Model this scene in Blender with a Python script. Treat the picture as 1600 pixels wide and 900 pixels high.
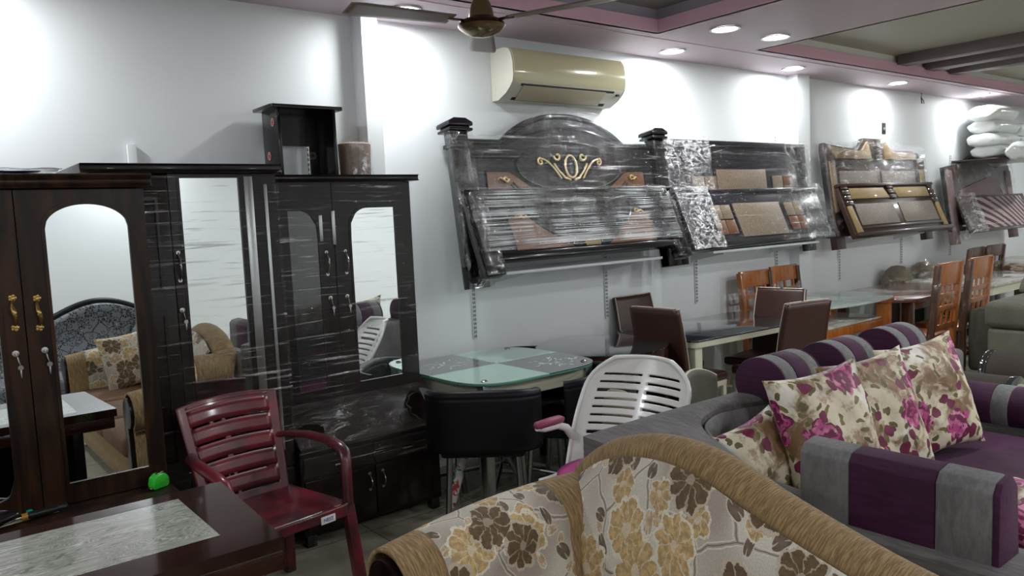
import bpy, bmesh, math, random
from mathutils import Vector, Matrix, Euler, noise
random.seed(7)
for o in list(bpy.data.objects): bpy.data.objects.remove(o)
SC = bpy.context.scene
COL = SC.collection
PI = math.pi

# ---------------------------------------------------------------- camera, world, exposure
cam_data = bpy.data.cameras.new('camera'); cam = bpy.data.objects.new('camera', cam_data)
COL.objects.link(cam); SC.camera = cam
RX = Vector((0.78011091, -0.62403891, -0.04474833)); RU = Vector((0.09120747, 0.04267532, 0.99491709)); RF = Vector((0.61895732, 0.78022706, -0.09020849))
cam.matrix_world = Matrix(((RX.x, RU.x, -RF.x, 0.0), (RX.y, RU.y, -RF.y, -4.1), (RX.z, RU.z, -RF.z, 1.55), (0, 0, 0, 1)))
cam_data.sensor_width = 36; cam_data.lens = 1228.1/1600*36; cam_data.clip_start = 0.02
SC.view_settings.view_transform = 'Standard'; SC.view_settings.look = 'None'
SC.view_settings.gamma = 1; SC.view_settings.use_curve_mapping = False
SC.view_settings.exposure = 0.0
w = bpy.data.worlds.new('room_world'); SC.world = w; w.use_nodes = True
w.node_tree.nodes['Background'].inputs[0].default_value = (0.5, 0.55, 0.6, 1); w.node_tree.nodes['Background'].inputs[1].default_value = 0.02

# ceiling lamps: x, y, watts (downlights in the ceiling, plus unseen fill lamps added out of view, at z 2.715)
LAMP_W = 4.6
LAMPS = [(2.36, -0.28, 0.8), (4.67, -0.24, 0.7), (6.25, -0.25, 0.75), (8.1, -0.27, 0.8), (10.05, -0.3, 0.8), (0.15, -0.3, 1.1),
         (4.43, -0.88, 0.5), (4.98, -0.9, 0.5), (7.0, -4.9, 2.6), (9.2, -4.9, 2.4), (4.7, -4.9, 2.2), (2.0, -5.9, 1.8),
         (0.2, -5.2, 1.2), (-1.6, -2.0, 1.2), (11.5, -1.4, 1.4), (4.8, -3.2, 1.4), (-1.6, -4.8, 1.0)]  # lamps after the visible ones are out of view, added to brighten the room

# ---------------------------------------------------------------- node helper
class Sk:
    def __init__(s, N, k): s.N = N; s.k = k
    def _m(s, op, *a, **kw): return s.N.math(op, s, *a)
    def __add__(s, o): return s._m('ADD', o)
    __radd__ = __add__
    def __sub__(s, o): return s._m('SUBTRACT', o)
    def __rsub__(s, o): return s.N.math('SUBTRACT', o, s)
    def __mul__(s, o): return s._m('MULTIPLY', o)
    __rmul__ = __mul__
    def __truediv__(s, o): return s._m('DIVIDE', o)
    def lt(s, o): return s._m('LESS_THAN', o)
    def gt(s, o): return s._m('GREATER_THAN', o)
    def sin(s): return s._m('SINE')
    def abs(s): return s._m('ABSOLUTE')
    def pow(s, o): return s._m('POWER', o)
    def max(s, o): return s._m('MAXIMUM', o)
    def min(s, o): return s._m('MINIMUM', o)
    def fract(s): return s._m('FRACT')
    def step(s, a, b): return s.N.maprange(s, a, b)

class Mat:
    def __init__(s, name, col=(0.8, 0.8, 0.8), rough=0.5, metal=0.0, spec=0.5, coat=0.0, coat_rough=0.1, sheen=0.0, trans=0.0, ior=1.45, emis=None, estr=0.0, alpha=1.0):
        m = s.m = bpy.data.materials.new(name); m.use_nodes = True
        s.nt = m.node_tree; s.nt.nodes.clear()
        s.out = s.nt.nodes.new('ShaderNodeOutputMaterial')
        p = s.p = s.nt.nodes.new('ShaderNodeBsdfPrincipled')
        s.nt.links.new(p.outputs[0], s.out.inputs[0])
        I = p.inputs
        I['Base Color'].default_value = (*col, 1); I['Roughness'].default_value = rough; I['Metallic'].default_value = metal
        I['Specular IOR Level'].default_value = spec; I['Coat Weight'].default_value = coat; I['Coat Roughness'].default_value = coat_rough
        I['Sheen Weight'].default_value = sheen; I['Transmission Weight'].default_value = trans; I['IOR'].default_value = ior
        if emis: I['Emission Color'].default_value = (*emis, 1); I['Emission Strength'].default_value = estr
        I['Alpha'].default_value = alpha
    def node(s, t, **kw):
        n = s.nt.nodes.new(t)
        for k, v in kw.items(): setattr(n, k, v)
        return n
    def inp(s, sock, v):
        if isinstance(v, Sk): s.nt.links.new(v.k, sock)
        elif v is not None:
            if isinstance(v, tuple) and len(v) == 3 and sock.type == 'RGBA': v = (*v, 1)
            sock.default_value = v
    def math(s, op, a, b=None, c=None):
        n = s.node('ShaderNodeMath', operation=op)
        s.inp(n.inputs[0], a); s.inp(n.inputs[1], b)
        if c is not None: s.inp(n.inputs[2], c)
        return Sk(s, n.outputs[0])
    def maprange(s, v, a, b, c=0.0, d=1.0, smooth=True):
        n = s.node('ShaderNodeMapRange'); n.interpolation_type = 'SMOOTHSTEP' if smooth else 'LINEAR'
        s.inp(n.inputs[0], v); s.inp(n.inputs[1], a); s.inp(n.inputs[2], b); s.inp(n.inputs[3], c); s.inp(n.inputs[4], d)
        return Sk(s, n.outputs[0])
    def coord(s, kind='UV', scale=(1, 1, 1), loc=(0, 0, 0), rot=(0, 0, 0)):
        t = s.node('ShaderNodeTexCoord'); mp = s.node('ShaderNodeMapping')
        s.nt.links.new(t.outputs[kind], mp.inputs[0])
        mp.inputs[1].default_value = loc; mp.inputs[2].default_value = rot; mp.inputs[3].default_value = scale
        return Sk(s, mp.outputs[0])
    def noise(s, vec, scale, detail=3, rough=0.5, dist=0.0, col=False):
        n = s.node('ShaderNodeTexNoise'); s.inp(n.inputs['Vector'], vec)
        n.inputs['Scale'].default_value = scale; n.inputs['Detail'].default_value = detail
        n.inputs['Roughness'].default_value = rough; n.inputs['Distortion'].default_value = dist
        return Sk(s, n.outputs[1 if col else 0])
    def wave(s, vec, scale, dist=0.0, detail=2, dscale=1.0, dirn='X', kind='BANDS'):
        n = s.node('ShaderNodeTexWave', wave_type=kind)
        if kind == 'BANDS': n.bands_direction = dirn
        s.inp(n.inputs['Vector'], vec); n.inputs['Scale'].default_value = scale; n.inputs['Distortion'].default_value = dist
        n.inputs['Detail'].default_value = detail; n.inputs['Detail Scale'].default_value = dscale
        return Sk(s, n.outputs[1])
    def vadd(s, a, b, op='ADD'):
        n = s.node('ShaderNodeVectorMath', operation=op); s.inp(n.inputs[0], a); s.inp(n.inputs[1], b)
        return Sk(s, n.outputs[0])
    def vscale(s, a, f):
        n = s.node('ShaderNodeVectorMath', operation='SCALE'); s.inp(n.inputs[0], a); s.inp(n.inputs['Scale'], f)
        return Sk(s, n.outputs[0])
    def sep(s, v):
        n = s.node('ShaderNodeSeparateXYZ'); s.inp(n.inputs[0], v)
        return [Sk(s, o) for o in n.outputs]
    def comb(s, x, y, z=0.0):
        n = s.node('ShaderNodeCombineXYZ'); s.inp(n.inputs[0], x); s.inp(n.inputs[1], y); s.inp(n.inputs[2], z)
        return Sk(s, n.outputs[0])
    def mix(s, f, a, b):
        n = s.node('ShaderNodeMix', data_type='RGBA')
        s.inp(n.inputs[0], f); s.inp(n.inputs[6], a); s.inp(n.inputs[7], b)
        return Sk(s, n.outputs[2])
    def voro(s, vec, scale, rnd=1.0, feature='F1', dim='2D'):
        n = s.node('ShaderNodeTexVoronoi', feature=feature, voronoi_dimensions=dim)
        s.inp(n.inputs['Vector'], vec); n.inputs['Scale'].default_value = scale; n.inputs['Randomness'].default_value = rnd
        return n
    def base(s, c): s.inp(s.p.inputs['Base Color'], c); return s
    def roughness(s, c): s.inp(s.p.inputs['Roughness'], c); return s
    def bump(s, h, strength=0.3, dist=0.01):
        n = s.node('ShaderNodeBump'); n.inputs['Strength'].default_value = strength; n.inputs['Distance'].default_value = dist
        s.inp(n.inputs['Height'], h); s.nt.links.new(n.outputs[0], s.p.inputs['Normal'])
        return s
    def flowers(s, vec, scale, petals=6, size=0.42, rnd=0.75, keep=0.0, off=(0, 0, 0), squash=1.0, la=0.3):
        """petal mask, outline mask, petal-vein mask, per-flower random"""
        v = s.vadd(vec, off)
        n = s.voro(v, scale, rnd); pos = Sk(s, n.outputs['Position']); rc = s.sep(Sk(s, n.outputs['Color']))
        d = s.sep(s.vadd(v, pos, 'SUBTRACT'))
        ang = s.math('ARCTAN2', d[1], d[0]) + rc[0]*6.28
        if squash != 1.0:
            a0 = rc[0]*6.28; cs = s.math('COSINE', a0); sn = a0.sin()
            xx = d[0]*cs + d[1]*sn; yy = (d[1]*cs - d[0]*sn)*squash
            r = s.math('SQRT', xx*xx + yy*yy)*scale; ang = s.math('ARCTAN2', yy, xx)
        else:
            r = s.math('SQRT', d[0]*d[0] + d[1]*d[1])*scale
        lobe = (ang*(petals/2.0)).sin().abs()
        sz = (rc[1]*0.25 + 0.8)*size
        rad = sz*(lobe*la + (1-la))
        on = rc[2].gt(keep)
        mask = r.lt(rad)*on
        outline = (r - rad).abs().lt(0.025)*on
        vein = lobe.lt(0.22)*r.gt(sz*0.22)*r.lt(sz*0.8)*on
        eye = r.lt(sz*0.2)*on
        return mask, outline, vein, eye, rc, r

# ---------------------------------------------------------------- mesh helper
class MB:
    def __init__(s): s.v = []; s.f = []; s.uv = []; s.mi = []; s.hasuv = []
    def add(s, verts, faces, uvs=None, mi=0, M=None):
        b = len(s.v)
        for p in verts: s.v.append(tuple(M @ Vector(p)) if M is not None else tuple(p))
        for i, f in enumerate(faces):
            s.f.append([b + k for k in f]); s.mi.append(mi)
            s.uv.append([uvs[k] for k in f] if uvs is not None else None)
        return s
    def bm(s, bm, M=None, mi=0):
        bm.verts.index_update()
        s.add([v.co.copy() for v in bm.verts], [[v.index for v in f.verts] for f in bm.faces], None, mi, M); bm.free(); return s
    def box(s, c, d, bev=0.0, rot=(0, 0, 0), seg=2, mi=0):
        bm = bmesh.new(); bmesh.ops.create_cube(bm, size=1)
        for v in bm.verts: v.co = Vector((v.co.x*d[0], v.co.y*d[1], v.co.z*d[2]))
        if bev > 0:
            bev = min(bev, min(d)*0.49)
            bmesh.ops.bevel(bm, geom=bm.edges[:], offset=bev, segments=seg, profile=0.5, affect='EDGES')
        return s.bm(bm, Matrix.Translation(c) @ Euler(rot).to_matrix().to_4x4(), mi)
    def bb(s, x0, x1, y0, y1, z0, z1, bev=0.0, seg=2, mi=0):
        return s.box(((x0+x1)/2, (y0+y1)/2, (z0+z1)/2), (abs(x1-x0), abs(y1-y0), abs(z1-z0)), bev, (0, 0, 0), seg, mi)
    def tube(s, pts, r, n=12, closed=False, caps=True, flat=1.0, up=(0, 0, 1), mi=0):
        pts = [Vector(p) for p in pts]; m = len(pts)
        rr = r if isinstance(r, (list, tuple)) else [r]*m
        vs = []; fs = []; uvs = []; L = 0
        pa = None
        for i, p in enumerate(pts):
            if closed: t = pts[(i+1) % m] - pts[i-1]
            else: t = pts[min(i+1, m-1)] - pts[max(i-1, 0)]
            t.normalize()
            a = Vector(up).cross(t)
            if a.length < 1e-3: a = Vector((1, 0, 0)).cross(t) if abs(t.x) < 0.9 else Vector((0, 1, 0)).cross(t)
            a.normalize(); b = t.cross(a)
            if i: L += (p - pts[i-1]).length
            for k in range(n):
                th = 2*PI*k/n
                vs.append(p + a*math.cos(th)*rr[i] + b*math.sin(th)*rr[i]*flat); uvs.append((L, th*rr[i]))
        for i in range(m if closed else m-1):
            for k in range(n):
                j = (i+1) % m
                fs.append((i*n+k, i*n+(k+1) % n, j*n+(k+1) % n, j*n+k))
        if caps and not closed: fs.append(tuple(range(n))[::-1]); fs.append(tuple((m-1)*n+k for k in range(n)))
        return s.add(vs, fs, uvs, mi)
    def cyl(s, p0, p1, r0, r1=None, n=16, mi=0): return s.tube([p0, p1], [r0, r0 if r1 is None else r1], n, mi=mi)
    def lathe(s, prof, c=(0, 0, 0), n=24, sx=1, sy=1, mi=0):
        vs = []; fs = []
        for (r, z) in prof:
            for k in range(n): vs.append((c[0]+r*sx*math.cos(2*PI*k/n), c[1]+r*sy*math.sin(2*PI*k/n), c[2]+z))
        for i in range(len(prof)-1):
            for k in range(n): fs.append((i*n+k, i*n+(k+1) % n, (i+1)*n+(k+1) % n, (i+1)*n+k))
        fs.append(tuple(range(n))[::-1]); fs.append(tuple((len(prof)-1)*n+k for k in range(n)))
        return s.add(vs, fs, None, mi)
    def prism(s, poly, a0, a1, axis='y', bev=0.0, M=None, mi=0):
        """poly in the plane across axis: axis y -> (x,z), z -> (x,y), x -> (y,z)"""
        def P(u, v, a): return {'y': (u, a, v), 'z': (u, v, a), 'x': (a, u, v)}[axis]
        bm = bmesh.new()
        lo = [bm.verts.new(P(u, v, a0)) for u, v in poly]; hi = [bm.verts.new(P(u, v, a1)) for u, v in poly]
        n = len(poly)
        bm.faces.new(lo); bm.faces.new(hi[::-1])
        for i in range(n): bm.faces.new((lo[i], hi[i], hi[(i+1) % n], lo[(i+1) % n]))
        bmesh.ops.recalc_face_normals(bm, faces=bm.faces)
        if bev > 0:
            es = [e for e in bm.edges if len(e.link_faces) == 2 and e.calc_face_angle(0) > 0.6]
            bmesh.ops.bevel(bm, geom=es, offset=bev, segments=2, profile=0.5, affect='EDGES', clamp_overlap=True)
        return s.bm(bm, M, mi)
    def ring(s, outer, inner, a0, a1, axis='y', mi=0):
        """plate between two loops of equal count"""
        def P(p, a): u, v = p; return {'y': (u, a, v), 'z': (u, v, a), 'x': (a, u, v)}[axis]
        n = len(outer); vs = [P(p, a0) for p in outer]+[P(p, a0) for p in inner]+[P(p, a1) for p in outer]+[P(p, a1) for p in inner]
        fs = []
        for i in range(n):
            j = (i+1) % n
            fs += [(i, j, n+j, n+i), (2*n+j, 2*n+i, 3*n+i, 3*n+j), (j, i, 2*n+i, 2*n+j), (n+i, n+j, 3*n+j, 3*n+i)]
        return s.add(vs, fs, None, mi)
    def grid(s, fn, nu, nv, cu=False, cv=False, skip=None, mi=0, size=None):
        """fn(u,v) -> point; uv coords measured in metres along the surface"""
        P = [[Vector(fn(i/nu, j/nv)) for j in range(nv+1)] for i in range(nu+1)]
        vs = []; uvs = []
        mj = nv//2; mi_ = nu//2
        U = [0]
        for i in range(nu): U.append(U[-1]+(P[i+1][mj]-P[i][mj]).length)
        V = [0]
        for j in range(nv): V.append(V[-1]+(P[mi_][j+1]-P[mi_][j]).length)
        for i in range(nu+1):
            for j in range(nv+1): vs.append(P[i][j]); uvs.append((U[i], V[j]))
        fs = []
        for i in range(nu):
            for j in range(nv):
                if skip and skip((i+0.5)/nu, (j+0.5)/nv): continue
                a = i*(nv+1)+j
                fs.append((a, a+nv+1, a+nv+2, a+1))
        return s.add(vs, fs, uvs, mi)
    def xf(s, M):
        s.v = [tuple(M @ Vector(p)) for p in s.v]; return s
    def build(s, name, mat, parent=None, smooth=40, solid=0.0, sub=0, weld=True, solid_off=0.0):
        me = bpy.data.meshes.new(name); me.from_pydata(s.v, [], s.f)
        mats = mat if isinstance(mat, (list, tuple)) else [mat]
        for m in mats: me.materials.append(m.m if isinstance(m, Mat) else m)
        uvl = me.uv_layers.new(name='uv')
        for pi, p in enumerate(me.polygons):
            p.material_index = s.mi[pi]; p.use_smooth = True
            u = s.uv[pi]
            if u is None:
                nx, ny, nz = map(abs, p.normal)
                for k, li in enumerate(p.loop_indices):
                    c = me.vertices[me.loops[li].vertex_index].co
                    uvl.data[li].uv = (c.y, c.z) if nx >= ny and nx >= nz else ((c.x, c.z) if ny >= nz else (c.x, c.y))
            else:
                for k, li in enumerate(p.loop_indices): uvl.data[li].uv = u[k]
        if weld:
            bm = bmesh.new(); bm.from_mesh(me); bmesh.ops.remove_doubles(bm, verts=bm.verts, dist=1e-5)
            bmesh.ops.dissolve_degenerate(bm, edges=bm.edges, dist=1e-6)
            bm.to_mesh(me); bm.free()
        me.set_sharp_from_angle(angle=math.radians(smooth))
        me.update()
        o = bpy.data.objects.new(name, me); COL.objects.link(o)
        if parent: o.parent = parent
        if sub:
            md = o.modifiers.new('sub', 'SUBSURF'); md.levels = sub; md.render_levels = sub
        if solid:
            md = o.modifiers.new('solid', 'SOLIDIFY'); md.thickness = solid; md.offset = solid_off
        return o

def tag(o, label=None, cat=None, group=None, kind=None):
    if label: o['label'] = label
    if cat: o['category'] = cat
    if group: o['group'] = group
    if kind: o['kind'] = kind
    return o
def thing(name, label, cat, loc=(0, 0, 0), rz=0.0, group=None, rot=None):
    o = bpy.data.objects.new(name, None); COL.objects.link(o); o.empty_display_size = 0.1
    o.location = loc; o.rotation_euler = rot if rot else (0, 0, rz)
    return tag(o, label, cat, group)
def dup(root, loc, rz=None, label=None, group=None, rot=None):
    def cp(o, par):
        c = o.copy(); COL.objects.link(c); c.parent = par
        for ch in [x for x in kids.get(o, [])]: cp(ch, c)
        return c
    kids = {}
    for x in list(COL.objects):
        if x.parent: kids.setdefault(x.parent, []).append(x)
    r = cp(root, None); r.location = loc
    if rz is not None: r.rotation_euler = (0, 0, rz)
    if rot: r.rotation_euler = rot
    if label: r['label'] = label
    if group: r['group'] = group
    return r
def struct(name, mb, mat, **k): return tag(mb.build(name, mat, **k), kind='structure')
def lerp(a, b, t): return a+(b-a)*t
def ss(a, b, x): t = max(0, min(1, (x-a)/(b-a))); return t*t*(3-2*t)
def arch_loop(x0, x1, z0, z1, rise, n=40, z_side=None, kind='arch'):
    """closed loop: bottom-left, up, arch over, down; n arch points"""
    pts = []
    for i in range(n+1):
        t = i/n; x = lerp(x0, x1, t)
        pts.append((x, z1+rise*math.sqrt(max(0, 1-(2*t-1)**2))))
    m = 12
    side_r = [(x1, lerp(z1, z0, i/m)) for i in range(1, m+1)]
    bot = [(lerp(x1, x0, i/m), z0) for i in range(1, m+1)]
    side_l = [(x0, lerp(z0, z1, i/m)) for i in range(1, m)]
    return pts+side_r+bot+side_l
def frame_loops(x0, x1, z0, z1, inner, rise_n=40):
    """outer rectangle loop matched to arch_loop counts"""
    n = rise_n; m = 12
    pts = []
    for i in range(n+1): pts.append((lerp(x0, x1, i/n), z1))
    pts += [(x1, lerp(z1, z0, i/m)) for i in range(1, m+1)]
    pts += [(lerp(x1, x0, i/m), z0) for i in range(1, m+1)]
    pts += [(x0, lerp(z0, z1, i/m)) for i in range(1, m)]
    return pts
def arc(cx, cy, r, a0, a1, n=10): return [(cx+r*math.cos(math.radians(lerp(a0, a1, i/n))), cy+r*math.sin(math.radians(lerp(a0, a1, i/n)))) for i in range(n+1)]
def rrect(x0, x1, y0, y1, r, n=8):
    return arc(x1-r, y1-r, r, 0, 90, n)+arc(x0+r, y1-r, r, 90, 180, n)+arc(x0+r, y0+r, r, 180, 270, n)+arc(x1-r, y0+r, r, 270, 360, n)

# ---------------------------------------------------------------- materials
M_ = {}
def mk(key, *a, **k): M_[key] = Mat(key, *a, **k); return M_[key]
m = mk('wall_paint', rough=0.55, spec=0.3); c = m.coord('Object')
sm = m.noise(m.vadd(c, (3, 1, 2)), 1.7, 5, 0.65).step(0.58, 0.75); sm2 = m.noise(m.coord('Object', (6, 6, 26)), 1.0, 4, 0.7).step(0.6, 0.8)
m.base(m.mix(sm*sm2*0.7, (0.76, 0.78, 0.79), (0.45, 0.46, 0.46))).bump(m.noise(c, 60, 2), 0.05, 0.002)
m = mk('ceiling_paint', rough=0.5, spec=0.3); c = m.coord('Object')
m.base(m.mix(m.noise(c, 1.5, 3), (0.50, 0.40, 0.45), (0.56, 0.46, 0.51)))
mk('pink_band', (0.74, 0.45, 0.56), 0.5); mk('lilac_band', (0.40, 0.36, 0.42), 0.5); mk('white_band', (0.72, 0.70, 0.66), 0.5)
mk('recess_dark', (0.30, 0.28, 0.27), 0.6); mk('recess_olive', (0.36, 0.35, 0.28), 0.5); mk('beam_taupe', (0.14, 0.11, 0.11), 0.5)
m = mk('floor_tile', rough=0.22, spec=0.5); c = m.coord('Object')
xyz = m.sep(c); gx = ((xyz[0]/0.6).fract()-0.5).abs().gt(0.494); gy = ((xyz[1]/0.6).fract()-0.5).abs().gt(0.494)
m.base(m.mix(gx.max(gy), m.mix(m.noise(c, 5, 5, 0.6), (0.30, 0.28, 0.21), (0.40, 0.38, 0.29)), (0.12, 0.11, 0.09))).roughness(m.maprange(m.noise(c, 3, 3), 0.3, 0.7, 0.15, 0.4))
mk('white_metal', (0.7, 0.71, 0.71), 0.4, 0.0); mk('slot_dark', (0.03, 0.03, 0.03), 0.7)
mk('lamp_glow', (1, 1, 1), 0.5, emis=(1.0, 0.97, 0.98), estr=14); mk('white_plastic', (0.75, 0.75, 0.73), 0.3, coat=0.3)
# ---------------------------------------------------------------- room
ZC = 2.715
XL, XR, YF, YB = -2.6, 13.2, -6.3, 0.0
struct('floor', MB().bb(XL-0.2, XR+0.2, YF-0.2, YB+0.2, -0.1, 0.0), M_['floor_tile'])
struct('wall_back', MB().bb(XL-0.2, XR+0.2, 0.0, 0.2, 0.0, 3.1), M_['wall_paint'])
struct('wall_front', MB().bb(XL-0.2, XR+0.2, YF-0.2, YF, 0.0, 3.1), M_['wall_paint'])
struct('wall_left', MB().bb(XL-0.2, XL, YF, YB, 0.0, 3.1), M_['wall_paint'])
struct('wall_right', MB().bb(XR, XR+0.2, YF, YB, 0.0, 3.1), M_['wall_paint'])
struct('trim_1', MB().bb(2.175, 2.275, -0.12, 0.0, 0.0, ZC), M_['wall_paint'])
struct('trim_2', MB().bb(6.56, 6.76, -0.10, 0.0, 0.0, ZC), M_['wall_paint'])
# lowered ceiling with two openings
def ceil_with_holes(z0, z1, holes):
    xs = sorted({XL, XR} | {h[0] for h in holes} | {h[1] for h in holes}); ys = sorted({YF, YB} | {h[2] for h in holes} | {h[3] for h in holes})
    b = MB()
    for i in range(len(xs)-1):
        for j in range(len(ys)-1):
            cx = (xs[i]+xs[i+1])/2; cy = (ys[j]+ys[j+1])/2
            if any(h[0] < cx < h[1] and h[2] < cy < h[3] for h in holes): continue
            b.bb(xs[i], xs[i+1], ys[j], ys[j+1], z0, z1)
    return b
R1 = (0.6, 4.12, -3.9, -0.58); R2 = (5.28, 12.2, -4.2, -0.58)
struct('ceiling', ceil_with_holes(ZC, ZC+0.06, [R1, R2]), M_['ceiling_paint'], weld=False)
struct('ceiling', MB().bb(XL-0.2, XR+0.2, YF-0.2, YB+0.2, 3.0, 3.1), M_['recess_dark'])
def band(R, z0, z1, t=0.03, ins=0.0):
    b = MB(); x0, x1, y0, y1 = R; x0 -= ins; x1 += ins; y0 -= ins; y1 += ins
    b.bb(x0-t, x1+t, y1, y1+t, z0, z1); b.bb(x0-t, x1+t, y0-t, y0, z0, z1); b.bb(x0-t, x0, y0, y1, z0, z1); b.bb(x1, x1+t, y0, y1, z0, z1)
    return b
struct('trim_3', band(R1, ZC, ZC+0.085, ins=-0.004), M_['pink_band']); struct('trim_4', band(R1, ZC+0.085, ZC+0.16, ins=0.03), M_['lilac_band'])
struct('trim_5', band(R2, ZC, ZC+0.085, ins=-0.004), M_['pink_band']); struct('trim_6', band(R2, ZC+0.085, ZC+0.15, ins=0.02), M_['white_band'])
struct('ceiling', MB().bb(R1[0]-0.1, R1[1]+0.1, R1[2]-0.1, R1[3]+0.1, ZC+0.16, ZC+0.2), M_['recess_dark'])
struct('ceiling', MB().bb(R2[0]-0.1, R2[1]+0.1, R2[2]-0.1, R2[3]+0.1, ZC+0.15, ZC+0.2), M_['recess_olive'])
struct('trim_7', MB().bb(0.6, 12.5, -0.475, -0.47, ZC-0.004, ZC+0.002), M_['pink_band'])
BEAMS = [(7.40, 7.57), (7.96, 8.14), (8.48, 8.65)]
for k, (x0, x1) in enumerate(BEAMS):
    tag(MB().bb(x0, x1, -4.2, -0.60, 2.775, ZC+0.155, 0.004).build('ceiling_beam', M_['beam_taupe']),
        ['dark taupe ceiling beam nearest the ceiling fan side, first of three', 'dark taupe ceiling beam in the middle of the three parallel beams', 'dark taupe ceiling beam farthest from the air conditioner, last of three'][k], 'beam', 'parallel beams in the ceiling recess')
# lamps
LL = {0: 'round ceiling light beside the fan, over the first wall pillar', 1: 'round ceiling light over the gap right of the air conditioner', 2: 'round ceiling light just above the second wall pillar',
      3: 'round ceiling light over the wooden headboard with tan panels', 4: 'round ceiling light next to the stack of white plastic sacks', 6: 'bright round ceiling light away from the wall, nearer to the recess corner of the two', 7: 'round ceiling light away from the wall beside the olive recess'}
for i, (x, y, wt) in enumerate(LAMPS):
    t = thing('ceiling_light', LL.get(i, 'round ceiling light added as unseen fill on the opposite side of the showroom' if y < -3 else 'round ceiling light added as unseen fill beyond the left or right end of the photographed wall' if x < 0.1 or x > 11 else 'round recessed ceiling light above the brown wardrobe at the left'), 'ceiling light', (x, y, ZC), 0, 'round recessed ceiling lights')
    b = MB(); b.lathe([(0.082, -0.001), (0.098, -0.004), (0.10, -0.009), (0.094, -0.011), (0.084, -0.009), (0.08, -0.003)], n=32); b.build('trim_ring', M_['white_plastic'], t)
    b = MB(); b.lathe([(0.0805, -0.001), (0.0805, -0.006), (0.07, -0.0085), (0.002, -0.009)], n=32); b.build('diffuser', M_['lamp_glow'], t)
    ld = bpy.data.lights.new('lamp_light', 'AREA'); ld.shape = 'DISK'; ld.size = 0.15; ld.energy = LAMP_W*wt*4; ld.spread = math.radians(180); ld.color = (0.93, 0.98, 1.0)
    lo = bpy.data.objects.new('lamp_light', ld); COL.objects.link(lo); lo.parent = t; lo.location = (0, 0, -0.015)
# ---------------------------------------------------------------- furniture materials
def wood(key, c1, c2, rough=0.3, scale=(2, 2, 30), coat=0.6, bump=0.03):
    m = mk(key, rough=rough, coat=coat, coat_rough=0.08, spec=0.25 if max(c1) < 0.05 else 0.5); c = m.coord('Object', scale)
    n = m.noise(c, 1.2, 5, 0.6, 1.2)
    m.base(m.mix(n.step(0.35, 0.7), c1, c2)).bump(n, bump, 0.002); return m
wood('wardrobe_brown', (0.008, 0.004, 0.003), (0.045, 0.018, 0.007), 0.35, (10, 10, 1.2), 0.05)
wood('espresso', (0.006, 0.003, 0.003), (0.013, 0.006, 0.005), 0.3, (10, 10, 1.2), 0.15)
wood('table_brown', (0.020, 0.008, 0.006), (0.038, 0.014, 0.010), 0.12, (1.5, 14, 3), 0.6)
wood('round_brown', (0.035, 0.010, 0.006), (0.06, 0.018, 0.010), 0.25, (8, 8, 2), 0.4)
wood('teak', (0.40, 0.125, 0.022), (0.26, 0.07, 0.012), 0.3, (12, 12, 1.5), 0.4)
wood('teak_dark', (0.085, 0.035, 0.018), (0.055, 0.02, 0.01), 0.35, (12, 12, 1.5), 0.3)
wood('walnut_top', (0.17, 0.095, 0.07), (0.12, 0.06, 0.045), 0.18, (1.2, 12, 1), 0.5)
wood('bed_tan', (0.34, 0.235, 0.105), (0.29, 0.195, 0.085), 0.5, (3, 3, 20), 0.1)
wood('bed_rust', (0.15, 0.060, 0.022), (0.10, 0.038, 0.014), 0.35, (3, 3, 20), 0.3)
mk('bed_black', (0.007, 0.005, 0.006), 0.25, spec=0.3, coat=0.25); mk('bed_plum', (0.012, 0.009, 0.015), 0.25, spec=0.3, coat=0.25)
mk('bed_brown', (0.045, 0.022, 0.016), 0.35, coat=0.3); mk('bed_mauve', (0.24, 0.15, 0.15), 0.45)
m = mk('bed_pattern', rough=0.4, metal=0.2); c = m.coord('Object'); n = m.voro(c, 130, 1.0, dim='3D')
v = Sk(m, n.outputs['Distance']).step(0.2, 0.6); m.base(m.mix(v, (0.12, 0.095, 0.075), (0.30, 0.25, 0.21))).bump(v, 0.6, 0.003)
m = mk('bed_gold_panel', rough=0.4); c = m.coord('Object'); v = Sk(m, m.voro(c, 110, 1.0, dim='3D').outputs['Distance']).step(0.2, 0.6); m.base(m.mix(v, (0.10, 0.07, 0.045), (0.22, 0.165, 0.11)))
m = mk('zebra', rough=0.5); c = m.coord('Object'); x = m.sep(c)
wv = m.wave(m.comb(x[0]*0.25, x[2]*1.0+x[0]*x[0]*0.25), 3.0, 4.0, 2, 0.9, 'Y'); m.base(m.mix(wv.step(0.42, 0.5), (0.10, 0.025, 0.02), (0.50, 0.40, 0.42)))
mk('mirror_glass', (0.86, 0.90, 0.90), 0.01, 1.0); mk('brass', (0.45, 0.30, 0.10), 0.3, 1.0); mk('steel', (0.40, 0.39, 0.37), 0.25, 1.0)
mk('chrome_dull', (0.36, 0.37, 0.37), 0.3, 1.0); mk('gold_paint', (0.50, 0.36, 0.15), 0.4, 0.5); mk('gold_wood', (0.5, 0.36, 0.15), 0.4)
mk('black_glass', (0.015, 0.017, 0.02), 0.04, coat=1.0, spec=0.8); mk('black_leather', (0.005, 0.005, 0.007), 0.45, spec=0.25)
mk('brown_leather', (0.052, 0.022, 0.017), 0.35); mk('brown_leather_light', (0.075, 0.035, 0.03), 0.3); mk('cream_paint', (0.62, 0.60, 0.47), 0.35)
mk('cream_edge', (0.50, 0.45, 0.36), 0.5); mk('black_plastic', (0.01, 0.01, 0.01), 0.35)
m = mk('frost_glass', rough=0.08, coat=0.8, spec=0.6); m.base(m.mix(m.noise(m.coord('Object'), 2, 2), (0.30, 0.50, 0.42), (0.36, 0.56, 0.48)))
mk('glass_edge', (0.10, 0.30, 0.22), 0.15); 
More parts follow.
